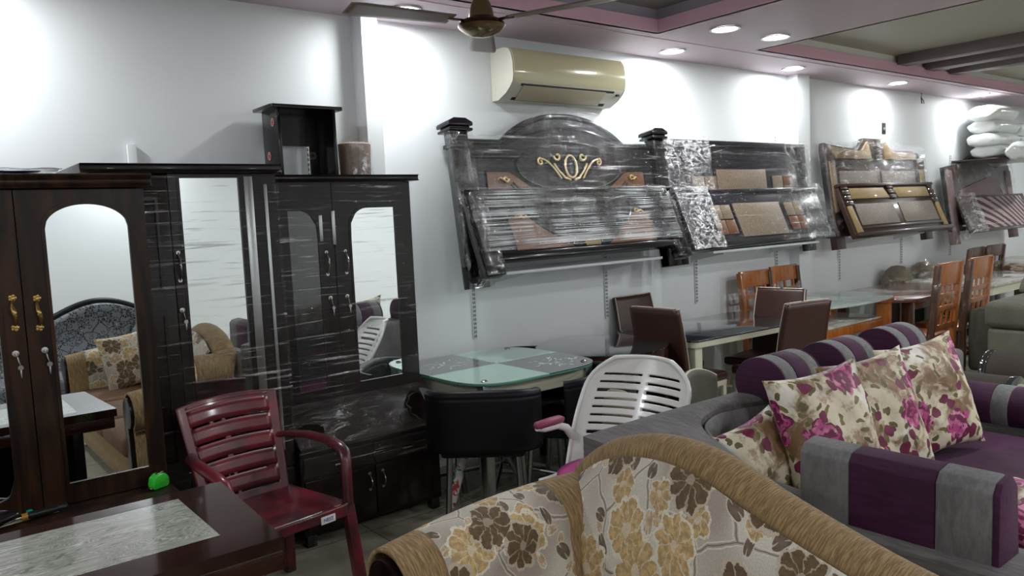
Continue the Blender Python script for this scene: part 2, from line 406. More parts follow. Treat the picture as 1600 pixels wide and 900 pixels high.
m = mk('clear_glass_top', (0.42, 0.52, 0.50), 0.03, coat=1.0, spec=0.9, alpha=0.55)
m = mk('maroon_plastic', rough=0.33, coat=0.25); c = m.coord('Object')
n = m.noise(c, 6, 4, 0.6); m.base(m.mix(n.step(0.35, 0.7), (0.050, 0.012, 0.016), (0.17, 0.012, 0.022)))
mk('pink_plastic', (0.46, 0.055, 0.24), 0.45); mk('pink_pad', (0.25, 0.035, 0.085), 0.5); mk('label_white', (0.7, 0.7, 0.72), 0.4); mk('label_blue', (0.04, 0.07, 0.3), 0.4)
mk('green_plastic', (0.03, 0.55, 0.03), 0.3, coat=0.4); mk('teal_plastic', (0.0, 0.30, 0.22), 0.35); mk('amber_plastic', (0.55, 0.25, 0.02), 0.25, trans=0.3)
mk('paper', (0.6, 0.56, 0.42), 0.7)
m = mk('ac_cream', rough=0.18, coat=0.8, coat_rough=0.04); m.base(m.mix(m.noise(m.coord('Object'), 2, 3), (0.55, 0.50, 0.30), (0.62, 0.57, 0.36)))
mk('ac_side', (0.60, 0.58, 0.49), 0.35); mk('ac_flap', (0.46, 0.42, 0.30), 0.35)
mk('fan_gold', (0.22, 0.15, 0.07), 0.25, 0.7, coat=0.5); mk('fan_rim', (0.06, 0.02, 0.01), 0.25, 0.5); mk('fan_blade', (0.20, 0.15, 0.13), 0.4, 0.2)
# black/white streaky inlay of the desk
m = mk('desk_inlay', rough=0.13, coat=0.8); c = m.coord('Object'); x = m.sep(c); n1 = m.noise(m.coord('Object', (1.3, 7, 1)), 2.2, 2, 0.5)
a = m.noise(m.comb(x[0]*2.2+n1*0.8, x[1]*14+n1*9), 3.0, 7, 0.72, 0.9).step(0.42, 0.62)
b_ = m.wave(m.comb(x[0]*0.7+n1*1.6, x[1]*3+n1*5), 3.2, 9, 4, 1.6, 'Y').step(0.15, 0.75)
m.base(m.mix(a*0.55+b_*0.45, (0.20, 0.21, 0.18), (0.56, 0.57, 0.51)))
m = mk('marble_top', rough=0.08, coat=0.8); c = m.coord('Object', (1, 3, 1)); n = m.noise(c, 3, 6, 0.6, 2).step(0.35, 0.65); m.base(m.mix(n, (0.42, 0.40, 0.34), (0.66, 0.65, 0.60)))
m = mk('floral_wrap', rough=0.5); c = m.coord('Object'); n = m.noise(c, 28, 2, 0.5); n2 = m.noise(m.vadd(c, (4, 4, 4)), 22, 2)
m.base(m.mix(n.step(0.58, 0.62), m.mix(n2.step(0.6, 0.64), (0.62, 0.56, 0.55), (0.04, 0.30, 0.18)), (0.4, 0.05, 0.05)))
m = mk('tan_paint', (0.2, 0.13, 0.1), 0.5)
# cling film: thin clear plastic, creases scatter and shine
def film(key, stretch=(1, 1, 1), scale=8, lo=0.52, hi=0.75, amt=0.5, base=0.05, col=(0.8, 0.82, 0.85), rough=0.16, bump=0.8, rot=(0, 0, 0), aniso=0.0):
    m = mk(key); nt = m.nt
    c = m.coord('Object', stretch, rot=rot); n = m.noise(c, scale, 4, 0.65, 0.6); n2 = m.noise(m.coord('Object'), 2.3, 2)
    mask = n.step(lo, hi)*n2.step(0.35, 0.65)
    bp = m.node('ShaderNodeBump'); bp.inputs['Strength'].default_value = bump; bp.inputs['Distance'].default_value = 0.02; m.inp(bp.inputs['Height'], n)
    gl = m.node('ShaderNodeBsdfGlossy'); gl.inputs['Roughness'].default_value = rough; gl.inputs['Color'].default_value = (1, 1, 1, 1); nt.links.new(bp.outputs[0], gl.inputs['Normal'])
    if aniso:
        tg = m.node('ShaderNodeTangent', direction_type='UV_MAP'); tg.uv_map = 'uv'; gl.inputs['Anisotropy'].default_value = aniso; nt.links.new(tg.outputs[0], gl.inputs['Tangent'])
    df = m.node('ShaderNodeBsdfDiffuse'); df.inputs['Color'].default_value = (*col, 1)
    mx = m.node('ShaderNodeMixShader'); mx.inputs[0].default_value = 0.15; nt.links.new(gl.outputs[0], mx.inputs[1]); nt.links.new(df.outputs[0], mx.inputs[2])
    tr = m.node('ShaderNodeBsdfTransparent'); fr = m.node('ShaderNodeMixShader')
    gl2 = m.node('ShaderNodeBsdfGlossy'); gl2.inputs['Roughness'].default_value = 0.07; nt.links.new(bp.outputs[0], gl2.inputs['Normal'])
    fr.inputs[0].default_value = base; nt.links.new(tr.outputs[0], fr.inputs[1]); nt.links.new(gl2.outputs[0], fr.inputs[2])
    o = m.node('ShaderNodeMixShader'); m.inp(o.inputs[0], mask*amt); nt.links.new(fr.outputs[0], o.inputs[1]); nt.links.new(mx.outputs[0], o.inputs[2])
    nt.links.new(o.outputs[0], m.out.inputs[0]); m.nt.nodes.remove(m.p); return m
film('film_wardrobe', (0.6, 1, 16), 4, 0.56, 0.66, 0.50, 0.02, rot=(0, 0.25, 0))
film('film_bed', (0.4, 1, 12), 3, 0.58, 0.68, 0.45, 0.06, rot=(0, -0.06, 0))
film('film_crumple', (1.6, 1.6, 1.2), 9, 0.52, 0.64, 0.55, 0.08)
film('film_loose', (1.5, 1.5, 1), 5, 0.54, 0.68, 0.38, 0.07)

def key_in_lock(par, x, y, z):
    k = MB(); k.lathe([(0.011, 0), (0.013, 0.002), (0.011, 0.006), (0.004, 0.007)], n=14); k.xf(Matrix.Translation((x, y, z)) @ Euler((PI/2, 0, 0)).to_matrix().to_4x4())
    o = k.build('lock', M_['steel'], par)
    k = MB(); k.box((x, y-0.012, z-0.004), (0.004, 0.012, 0.014), 0.001); k.tube([(x+0.004, y-0.012, z-0.012), (x+0.006, y-0.013, z-0.03), (x+0.009, y-0.012, z-0.04)], 0.0022, 6)
    k.lathe([(0.009, -0.0015), (0.009, 0.0015)], n=12); k.v[-24:] = [tuple(Matrix.Translation((x+0.010, y-0.013, z-0.05)) @ Euler((PI/2, 0, 0)).to_matrix().to_4x4() @ Vector(p)) for p in k.v[-24:]]
    k.box((x+0.010, y-0.013, z-0.072), (0.005, 0.002, 0.03), 0.0005); k.build('key', M_['steel'], o)
def bow_handle(par, x, y, z, h, mat, r=0.005):
    b = MB(); pts = [(x, y-0.002-0.028*math.sin(PI*t/12), z-h/2+h*t/12) for t in range(13)]
    b.tube(pts, [r*0.8+r*0.5*math.sin(PI*t/12) for t in range(13)], 8)
    for s in (-1, 1): b.tube([(x, y, z+s*h/2), (x, y-0.004, z+s*h/2)], 0.009, 10)
    return b.build('handle', mat, par)
def brass_handle(par, x, y, z):
    b = MB(); pts = [(x+0.004*math.sin(t/10*2*PI), y-0.004-0.022*math.sin(PI*t/10), z-0.045+0.09*t/10) for t in range(11)]
    b.tube(pts, [0.004+0.004*math.sin(PI*t/10) for t in range(11)], 8)
    for s in (-1, 1):
        for a in range(5): b.box((x+0.008*math.cos(a*1.256), y-0.002, z+s*0.052+0.008*math.sin(a*1.256)), (0.010, 0.004, 0.010), 0.002, (0, a, 0))
        b.box((x, y-0.004, z+s*0.05), (0.012, 0.008, 0.014), 0.003)
    return b.build('handle', M_['brass'], par)
def door(par, x0, x1, z0, z1, mx0, mx1, mz0, mz1, rise, mat, y=0.0, name='door', th=0.022, corner=None):
    """framed door, front face at y, with an inset mirror"""
    b = MB(); inner = arch_loop(mx0, mx1, mz0, mz1, rise) if corner is None else corner
    outer = frame_loops(x0, x1, z0, z1, inner)
    b.ring(outer, inner, y, y+th)
    d = b.build(name, mat, par, smooth=25)
    b = MB(); inn2 = [((p[0]-(mx0+mx1)/2)*0.965+(mx0+mx1)/2, (p[1]-(mz0+mz1)/2)*0.988+(mz0+mz1)/2) for p in inner]
    out2 = [((p[0]-(mx0+mx1)/2)*1.05+(mx0+mx1)/2, (p[1]-(mz0+mz1)/2)*1.015+(mz0+mz1)/2) for p in inner]
    b.ring(out2, inn2, y-0.004, y+0.006); b.build('mirror_moulding', mat, d, smooth=60)
    b = MB(); b.prism([p for p in inner], y+0.004, y+0.010); b.build('mirror', M_['mirror_glass'], d)
    return d

# ---------------------------------------------------------------- wardrobe with brass handles (left)
t = thing('wardrobe', 'dark brown unwrapped wardrobe with arched mirror doors and brass handles at the left', 'wardrobe', (0.785, -0.91, 0))
Wd = M_['wardrobe_brown']
L0 = -1.30
b = MB(); b.bb(L0, -0.004, 0.026, 0.355, 0.585, 1.72, 0.004); b.build('body', Wd, t)
b = MB(); b.bb(L0, 0.0, -0.22, 0.355, 0.05, 0.585, 0.008); b.bb(L0+0.02, -0.02, -0.20, 0.34, 0.0, 0.05); o = b.build('base_cabinet', Wd, t)
for x0, x1 in ((-1.28, -0.87), (-0.86, -0.44), (-0.43, -0.02)):
    b = MB(); b.bb(x0, x1, -0.238, -0.221, 0.10, 0.54, 0.006); d = b.build('drawer', Wd, t); bow_handle(d, (x0+x1)/2, -0.238, 0.45, 0.09, M_['brass'])
b = MB(); b.prism([(-0.045, 1.722), (-0.03, 1.735), (-0.028, 1.75), (-0.04, 1.765), (-0.04, 1.772), (0.355, 1.772), (0.355, 1.722)], L0-0.02, 0.02, 'x', 0.003); b.build('cornice', Wd, t)
d = door(t, -0.422, -0.004, 0.588, 1.718, -0.342, -0.062, 0.655, 1.587, 0.084, Wd)
brass_handle(d, -0.382, 0.0, 1.288); key_in_lock(d, -0.374, 0.0, 1.155)
# second door: mirror with rounded lower corners
def round_loop(x0, x1, z0, z1, rise, r):
    pts = arch_loop(x0, x1, z0, z1, rise); out = []
    for (x, z) in pts:
        if z < z0+r and x > x1-r: dx, dz = x-(x1-r), z-(z0+r); k = r/max(1e-6, math.hypot(dx, dz)); out.append((x1-r+dx*k, z0+r+dz*k) if math.hypot(dx, dz) > r else (x, z))
        elif z < z0+r and x < x0+r: dx, dz = x-(x0+r), z-(z0+r); k = r/max(1e-6, math.hypot(dx, dz)); out.append((x0+r+dx*k, z0+r+dz*k) if math.hypot(dx, dz) > r else (x, z))
        else: out.append((x, z))
    return out
d = door(t, -0.848, -0.426, 0.588, 1.718, -0.788, -0.497, 0.640, 1.50, 0.10, Wd, corner=round_loop(-0.788, -0.497, 0.640, 1.50, 0.10, 0.06))
brass_handle(d, -0.455, 0.0, 1.296); key_in_lock(d, -0.462, 0.0, 1.155)
b = MB(); b.bb(-1.295, -0.852, 0.0, 0.022, 0.588, 1.718, 0.004); b.build('door', Wd, t)
# plastic sheets lying on its top
tag(MB().grid(lambda u, v: (-0.5+1.02*u, -0.91+0.44*v, 1.772+0.018+0.012*noise.noise((u*9, v*5, 1))), 50, 20).build('plastic_sheet', film('film_flat', (1, 1, 1), 9, 0.4, 0.6, 0.8, 0.2), solid=0.002, solid_off=1),
    'crumpled clear plastic sheet lying on top of the brown mirrored wardrobe', 'plastic sheet')
tag(MB().grid(lambda u, v: (-0.30+0.75*u, -0.93+0.3*v, 1.7735+0.006+0.004*noise.noise((u*7, v*5, 3))), 30, 10).build('blue_film', Mat('blue_film', (0.01, 0.01, 0.10), 0.15, coat=0.8), solid=0.003, solid_off=1),
    'dark blue plastic film under the clear sheet on the brown wardrobe top', 'plastic film')

# ---------------------------------------------------------------- wrapped middle wardrobe
def wrap_shell(name, par, x0, x1, y0, z0, z1, mat, depth=0.12, amp=0.012, holes=None, nx=60, nz=80, frayed=False, seed=0, edge=0.02, lean=0.0):
    """film pulled over a front face and round its left and right sides"""
    W = x1-x0; tot = W+2*depth
    def fn(u, v):
        s = u*tot-depth; z = lerp(z0, z1, v); a = amp*(noise.noise((s*5+seed, z*5, seed))+0.5*noise.noise((s*14, z*22+seed, 2)))
        e = edge*noise.noise((z*9, seed, s*3)) if frayed else 0
        if s < 0: return (x0-0.004+a*0.5+e, y0-s+lean*(z-z0), z)
        if s > W: return (x1+0.004+a*0.5+e, y0+(s-W)+lean*(z-z0), z)
        return (x0+s, y0-abs(a)-0.003+lean*(z-z0), z+(e if v in (0, 1) else 0))
    sk = None
    if holes:
        def sk(u, v):
            s = u*tot-depth+x0; z = lerp(z0, z1, v)
            for (hx, hz, rx, rz) in holes:
                if ((s-hx)/rx)**2+((z-hz)/rz)**2 < 1+0.35*noise.noise((s*20, z*20, 5)): return True
            return False
    return MB().grid(fn, nx, nz, skip=sk).build(name, mat, par, smooth=70)
t = thing('wardrobe', 'black shrink-wrapped wardrobe standing between the brown wardrobe and the one with base cupboard', 'wardrobe', (1.06, -0.55, 0))
Es = M_['espresso']
b = MB(); b.bb(-0.40, 0.385, 0.024, 0.47, 0.08, 1.80, 0.004); b.bb(-0.38, 0.36, 0.04, 0.44, 0, 0.08); b.build('body', Es, t)
b = MB(); b.prism([(-0.055, 1.80), (-0.045, 1.812), (-0.045, 1.83), (-0.052, 1.838), (0.48, 1.838), (0.48, 1.80)], -0.43, 0.40, 'x', 0.003); b.build('cornice', Es, t)
cr = [(-0.05, 0.80)]
d = door(t, -0.09, 0.384, 0.42, 1.797, -0.048, 0.215, 0.70, 1.786, 0.0, Es)
b = MB(); b.bb(0.235, 0.275, -0.005, 0.0, 0.70, 1.786, 0.002); b.bb(0.325, 0.34, -0.006, 0.0, 0.5, 1.75, 0.002); b.build('door_strip', M_['chrome_dull'], d)
bow_handle(d, -0.072, 0.0, 1.40, 0.12, M_['steel'], 0.004); key_in_lock(d, -0.075, 0.0, 1.21)
b = MB(); b.bb(-0.398, -0.094, 0.0, 0.022, 0.42, 1.797, 0.004); d = b.build('door', Es, t)
for z0, z1 in ((1.30, 1.70), (0.55, 1.22)):
    b = MB(); b.ring(frame_loops(-0.35, -0.14, z0, z1, None), [(p[0]*0.9-0.0245, lerp((z0+z1)/2, p[1], 0.93)) for p in frame_loops(-0.35, -0.14, z0, z1, None)], -0.008, 0.001); b.build('panel_moulding', Es, d)
b = MB(); b.bb(-0.395, 0.38, -0.004, 0.02, 0.10, 0.41, 0.006); d = b.build('drawer', Es, t); bow_handle(d, 0, -0.004, 0.28, 0.09, M_['steel'])
wrap_shell('plastic_wrap', t, -0.40, 0.39, -0.012, 0.10, 1.79, M_['film_wardrobe'], 0.2, 0.010, seed=3)
b = MB(); b.bb(0.175-0.02, 0.225, -0.0, 0.06, 0, 0.0); 
tag(MB().bb(0.945, 0.985, -0.025, -0.003, 1.5, 1.975, 0.003).build('wall_bracket', M_['white_metal']), 'white slotted bracket end sticking up behind the black wrapped wardrobe', 'wall bracket', 'slotted white brackets on the wall')

# ---------------------------------------------------------------- wrapped wardrobe with base cupboard
t = thing('wardrobe', 'black shrink-wrapped wardrobe with small arched mirror, on a base cupboard with torn film', 'wardrobe', (1.46, -0.45, 0))
b = MB(); b.bb(0.0, 0.765, 0.024, 0.40, 0.47, 1.77, 0.004); b.build('body', Es, t)
b = MB(); b.prism([(-0.05, 1.765), (-0.04, 1.775), (-0.04, 1.79), (-0.05, 1.797), (0.42, 1.797), (0.42, 1.765)], -0.03, 0.80, 'x', 0.003); b.build('cornice', Es, t)
def half_arch(x0, x1, z0, z1, r):
    lp = arch_loop(x0, x1, z0, z1, 0.0); out = []
    for (x, z) in lp:
        dx = (x0+r)-x; dz = z-(z1-r)
        if dx > 0 and dz > 0 and math.hypot(dx, dz) > r: k = r/math.hypot(dx, dz); x = x0+r-dx*k; z = z1-r+dz*k
        out.append((x, z))
    return out
d = door(t, 0.312, 0.765, 0.64, 1.764, 0.400, 0.668, 0.73, 1.635, 0, Es, corner=half_arch(0.400, 0.668, 0.73, 1.635, 0.10))
bow_handle(d, 0.366, 0.0, 1.36, 0.11, M_['steel'], 0.004); key_in_lock(d, 0.360, 0.0, 1.185)
def mirror_x(lp, c): return [(2*c-x, z) for x, z in lp][::-1]
def half_arch_r(x0, x1, z0, z1, r):
    lp = arch_loop(x0, x1, z0, z1, 0.0); out = []
    for (x, z) in lp:
        dx = x-(x1-r); dz = z-(z1-r)
        if dx > 0 and dz > 0 and math.hypot(dx, dz) > r: k = r/math.hypot(dx, dz); x = x1-r+dx*k; z = z1-r+dz*k
        out.append((x, z))
    return out
inner = half_arch_r(0.075, 0.225, 0.73, 1.625, 0.10)
b = MB(); b.ring(frame_loops(0.0, 0.308, 0.64, 1.764, inner), inner, 0.0, 0.022); d = b.build('door', Es, t, smooth=25)
b = MB(); b.prism(inner, 0.006, 0.012); b.build('dark_glass', M_['black_glass'], d)
b = MB(); b.bb(0.232, 0.25, -0.005, 0, 1.47, 1.60, 0.002); b.bb(0.30, 0.318, -0.007, 0, 1.45, 1.62, 0.002); b.build('door_strip', M_['chrome_dull'], d)
bow_handle(d, 0.262, 0.0, 1.36, 0.11, M_['steel'], 0.004); key_in_lock(d, 0.268, 0.0, 1.185)
b = MB(); b.prism([(0.02, 0.64), (-0.02, 0.60), (-0.10, 0.50), (-0.13, 0.478), (0.10, 0.478), (0.10, 0.64)], 0.0, 0.765, 'x', 0.004); b.build('sloping_front', Es, t)
b = MB(); b.bb(-0.01, 0.775, -0.14, 0.40, 0.06, 0.455, 0.004); b.build('base_cabinet', Es, t)
b = MB(); b.bb(-0.02, 0.785, -0.165, 0.40, 0.455, 0.478, 0.005); b.build('ledge', Es, t)
for x0, x1, hx in ((0.005, 0.378, 0.345), (0.386, 0.76, 0.42)):
    b = MB(); b.bb(x0, x1, -0.152, -0.139, 0.08, 0.33, 0.004); d = b.build('cupboard_door', Es, t); bow_handle(d, hx, -0.152, 0.255, 0.08, M_['steel'], 0.003)
for x0, x1 in ((0.005, 0.378), (0.386, 0.76)):
    b = MB(); b.bb(x0, x1, -0.152, -0.139, 0.345, 0.445, 0.004); d = b.build('drawer', Es, t)
    b = MB(); b.bb((x0+x1)/2-0.03, (x0+x1)/2+0.03, -0.162, -0.152, 0.38, 0.388, 0.002); b.build('drawer_pull', M_['chrome_dull'], d)
for x in (0.03, 0.74):
    for y in (-0.11, 0.36): MB().box((x, y, 0.03), (0.05, 0.05, 0.06), 0.006).build('foot', M_['black_plastic'], t)
wrap_shell('plastic_wrap', t, 0.0, 0.77, -0.010, 0.66, 1.76, M_['film_wardrobe'], 0.2, 0.010, seed=11)
def skirt(u, v):
    x = lerp(-0.012, 0.785, u); z = lerp(0.48, 0.68, v); y = lerp(-0.172, -0.012, v**0.8)-0.012*math.sin(PI*v)+0.01*noise.noise((x*7, z*9, 2)); return (x, y-0.008, z)
def skh(u, v): return ((u-0.87)/0.095)**2+((v-0.46)/0.36)**2 < 1+0.4*noise.noise((u*9, v*6, 1)) or ((u-0.10)/0.09)**2+((v-0.42)/0.14)**2 < 1+0.4*noise.noise((u*9, v*6, 4))
MB().grid(skirt, 70, 30, skip=skh).build('torn_wrap', film('film_skirt', (1.5, 1, 5), 6, 0.52, 0.7, 0.4, 0.10), t, smooth=70)
MB().grid(lambda u, v: (lerp(-0.012, 0.785, u), -0.172+0.006*noise.noise((u*8, v*5, 7)), lerp(0.34, 0.475, v)), 50, 10).build('plastic_wrap', M_['film_wardrobe'], t, smooth=70)
rg = [(0.693+0.075*math.cos(a*PI/10)*(1+0.15*math.sin(3*a)), -0.115+0.0*a-0.035*math.sin(a*PI/10)*-1.6, 0.572+0.065*math.sin(a*PI/10)) for a in range(20)]
MB().tube(rg, [0.004+0.003*math.sin(k*2.1) for k in range(20)], 6, closed=True).build('torn_edge', M_['film_crumple'], t, smooth=70)

# ---------------------------------------------------------------- tower shelf and wrapped drum on it
t = thing('shelf_tower', 'small black open shelf tower with pink round emblems on top of the base-cupboard wardrobe', 'shelf unit', (1.60, -0.25, 1.797))
Bl = M_['bed_black']
b = MB(); b.bb(0, 0.018, 0, 0.20, 0, 0.35, 0.002); b.build('side_panel', Bl, t)
b = MB(); b.bb(0.302, 0.32, 0, 0.20, 0, 0.35, 0.002); b.build('side_panel', Bl, t)
b = MB(); b.prism([(-0.03, -0.025), (0.35, -0.025), (0.36, 0.0), (0.36, 0.22), (-0.04, 0.22), (-0.04, 0.0)], 0.35, 0.368, 'z', 0.004); b.build('top', Bl, t)
b = MB(); b.ring([(0.018, 0), (0.302, 0), (0.302, 0.35), (0.018, 0.35)], [(0.03, 0.012), (0.25, 0.012), (0.25, 0.18), (0.03, 0.18)], 0.185, 0.2, 'y'); b.build('back_panel', Bl, t)
b = MB(); b.bb(0.018, 0.302, 0, 0.2, 0, 0.01); b.build('bottom', Bl, t)
for (x, y, z, ax) in ((-0.002, 0.06, 0.285, 'x'), (-0.002, 0.13, 0.12, 'x'), (0.262, 0.183, 0.13, 'y')):
    b = MB()
    for a in range(12):
        c_, s_ = math.cos(a*PI/6), math.sin(a*PI/6); r = 0.018
        b.box((x, y+c_*r, z+s_*r) if ax == 'x' else (x+c_*r, y, z+s_*r), (0.0016, 0.008, 0.006) if ax == 'x' else (0.008, 0.0016, 0.006), 0, (a*PI/6, 0, 0) if ax == 'x' else (0, -a*PI/6, 0))
    b.tube([(x, y+math.cos(a*PI/8)*0.009, z+math.sin(a*PI/8)*0.009) if ax == 'x' else (x+math.cos(a*PI/8)*0.009, y, z+math.sin(a*PI/8)*0.009) for a in range(16)], 0.002, 5, closed=True)
    b.build('emblem', Mat('emblem_pink', (0.7, 0.28, 0.26), 0.5) if ax == 'x' else M_['tan_paint'], t)
def rag(u, v): return (lerp(-0.05, 0.03, u)+0.01*noise.noise((u*5, v*5, 2)), lerp(-0.03, 0.02, u)-0.012*math.sin(u*9+v*4), 0.372-0.10*v+0.015*noise.noise((u*6, 0, 9)))
MB().grid(rag, 12, 12, skip=lambda u, v: noise.noise((u*6, v*6, 3)) > 0.22).build('film_rag', M_['film_crumple'], t, smooth=70)
MB().grid(lambda u, v: (0.345+0.03*u, -0.03+0.05*u+0.01*math.sin(v*8), 0.375-0.09*v), 8, 10, skip=lambda u, v: noise.noise((u*6, v*6, 8)) > 0.25).build('film_rag', M_['film_crumple'], t, smooth=70)
t = thing('wrapped_stool', 'short brown wood-grain drum wrapped in clear film beside the black shelf tower', 'stool', (2.06, -0.17, 1.797))
b = MB(); b.lathe([(0.075, 0), (0.082, 0.01), (0.088, 0.16), (0.088, 0.185), (0.075, 0.193), (0.01, 0.193)], n=28, sx=1.05, sy=0.85); b.build('drum', wood('grain_brown', (0.24, 0.16, 0.11), (0.15, 0.09, 0.06), 0.5, (14, 14, 1), 0.1), t)
b = MB(); b.grid(lambda u, v: ((0.099+0.008*noise.noise((u*9, v*6, 1)))*math.cos(2*PI*u), (0.083+0.006*noise.noise((u*9, v*6, 1)))*math.sin(2*PI*u), 0.002+0.205*v), 40, 12); b.build('plastic_wrap', M_['film_crumple'], t, smooth=70)

# ---------------------------------------------------------------- desk with streaked inlay (foreground)
t = thing('desk', 'dark brown glossy table with grey streaked stone-like inlay in the left foreground', 'table', (-0.12, -1.90, 0))
b = MB(); b.ring([(-0.95, -0.288), (0.853, -0.288), (0.883, 0.284), (-0.95, 0.284)], [(-0.80, -0.158), (0.735, -0.158), (0.735, 0.218), (-0.80, 0.218)], 0.725, 0.76, 'z'); b.bb(-0.85, 0.76, -0.2, 0.24, 0.722, 0.752); b.build('table_top', M_['table_brown'], t)
b = MB(); b.bb(-0.95, 0.852, -0.285, -0.262, 0.672, 0.725, 0.004); b.bb(-0.95, 0.872, 0.258, 0.281, 0.672, 0.725, 0.004); b.bb(0.84, 0.862, -0.27, 0.27, 0.672, 0.725, 0.004); b.build('apron', M_['table_brown'], t)
b = MB(); b.bb(-0.80, 0.735, -0.158, 0.218, 0.752, 0.7595); b.build('inlay', M_['desk_inlay'], t)
b = MB(); b.bb(0.70, 0.745, -0.25, 0.25, 0, 0.722, 0.004); b.build('leg_panel', M_['espresso'], t)
b = MB(); b.bb(-0.80, -0.76, -0.25, 0.25, 0, 0.722, 0.004); b.build('leg_panel', M_['espresso'], t)
b = MB(); b.bb(-0.76, 0.70, -0.02, 0.0, 0.35, 0.722); b.build('modesty_panel', M_['espresso'], t)
# things on the wardrobe ledge
ZL = 0.586
t = thing('tape_measure', 'small bright green tape measure on the brown wardrobe ledge', 'tape measure', (0.735, -0.96, ZL), 0.4)
b = MB(); b.prism([(-0.032, 0.0), (0.028, 0.0), (0.034, 0.012), (0.034, 0.034), (0.02, 0.052), (-0.008, 0.056), (-0.028, 0.044), (-0.035, 0.02)], -0.019, 0.019, 'y', 0.005); b.build('case', M_['green_plastic'], t)
MB().box((0.004, -0.004, 0.056), (0.03, 0.014, 0.005), 0.002, (0, -0.1, 0)).build('lock_button', M_['steel'], t)
MB().box((-0.038, 0, 0.006), (0.012, 0.02, 0.008), 0.002).build('blade_hook', M_['steel'], t)
t = thing('screwdriver', 'screwdriver with black and amber handle lying on paper on the wardrobe ledge', 'screwdriver', (0.36, -0.985, ZL+0.017), 0.12)
b = MB(); b.tube([(-0.06, 0, 0), (-0.05, 0, 0), (0.0, 0, 0), (0.03, 0, 0)], [0.010, 0.013, 0.014, 0.012], 12); b.build('grip', M_['black_plastic'], t)
b = MB(); b.tube([(0.03, 0, 0), (0.04, 0, 0), (0.06, 0, 0), (0.066, 0, 0)], [0.009, 0.014, 0.014, 0.008], 12); b.build('end_cap', M_['black_plastic'], t)
MB().tube([(-0.078, 0, 0), (-0.06, 0, 0)], [0.012, 0.012], 12).build('amber_collar', M_['amber_plastic'], t); MB().tube([(-0.20, 0, -0.004), (-0.078, 0, 0)], 0.003, 8).build('shaft', M_['steel'], t)
tag(MB().grid(lambda u, v: (0.20+0.22*u, -1.005+0.055*v+0.03*u, ZL+0.001+0.002*math.sin(u*3)), 8, 3).build('paper', M_['paper'], solid=0.0008, solid_off=1), 'creamy paper scrap under the screwdriver on the wardrobe ledge', 'paper')
tag(MB().grid(lambda u, v: ((0.155+0.13*math.sin(PI*v)**0.6*math.cos(2*PI*u)*(1+0.15*noise.noise((u*6, v*4, 2)))), -0.985+0.05*math.sin(PI*v)*math.sin(2*PI*u), ZL+0.028-0.027*math.cos(PI*v)+0.006*(noise.noise((u*14, v*9, 2)))*math.sin(PI*v)), 36, 16).build('plastic_bag', Mat('dark_bag', (0.012, 0.007, 0.010), 0.15, coat=0.6), smooth=80), 'crumpled dark plastic bag at the left end of the wardrobe ledge', 'plastic bag')
tag(MB().lathe([(0.006, 0), (0.013, 0.002), (0.014, 0.012), (0.010, 0.018), (0.010, 0.024), (0.003, 0.026)], (0.312, -0.955, ZL), 14).build('bottle_cap', M_['teal_plastic']), 'small teal plastic cap beside the dark bag on the ledge', 'cap')
# ---------------------------------------------------------------- shelf uprights, shelves
up0 = thing('wall_bracket', 'slotted white bracket strip on the wall under the left post of the arched headboard', 'wall bracket', (2.925, 0, 0.775), 0, 'slotted white brackets on the wall')
MB().bb(-0.014, 0.014, -0.014, -0.001, 0, 1.2, 0.001).build('rail', M_['white_metal'], up0)
b = MB()
for k in range(44):
    for sx in (-0.006, 0.006): b.bb(sx-0.0025, sx+0.0025, -0.0155, -0.0135, 0.012+k*0.027, 0.028+k*0.027)
tag(b.build('slots', M_['slot_dark'], up0, weld=False))
UPL = [(4.13, 0.77, 'under the right half of the arched headboard'), (5.175, 0.775, 'under the left end of the silver-wrapped headboard'), (6.33, 0.97, 'above the wrapped wooden chairs by the wall'), (7.42, 0.77, 'under the left leg of the tan-panelled headboard'), (8.73, 0.845, 'under the right part of the tan-panelled headboard'), (9.96, 0.85, 'under the wrapped striped headboard'),
       (1.865, 1.0, 'seen through the black shelf tower')]
for x, z, l in UPL: dup(up0, (x, 0, z), 0, 'slotted white bracket strip on the wall '+l)
SHELVES = [(2.93, 4.36, 'under the arched black headboard and its footboard'), (4.95, 6.45, 'under the silver-wrapped headboard and footboard'), (7.25, 8.78, 'under the tan-panelled headboard'), (9.85, 11.2, 'under the wrapped striped headboard')]
for x0, x1, l in SHELVES:
    t = thing('wall_shelf', 'narrow white wall shelf '+l, 'shelf', (x0, 0, 1.20), 0, 'white wall shelves holding the bed boards')
    MB().bb(0, x1-x0, -0.36, -0.017, 0.0, 0.018, 0.002).build('board', M_['white_metal'], t)
    for xx in (0.15, x1-x0-0.25):
        b = MB(); b.prism([(-0.017, 0.0), (-0.34, 0.0), (-0.34, -0.012), (-0.05, -0.07), (-0.017, -0.09)], xx, xx+0.006, 'x'); b.build('arm', M_['white_metal'], t)

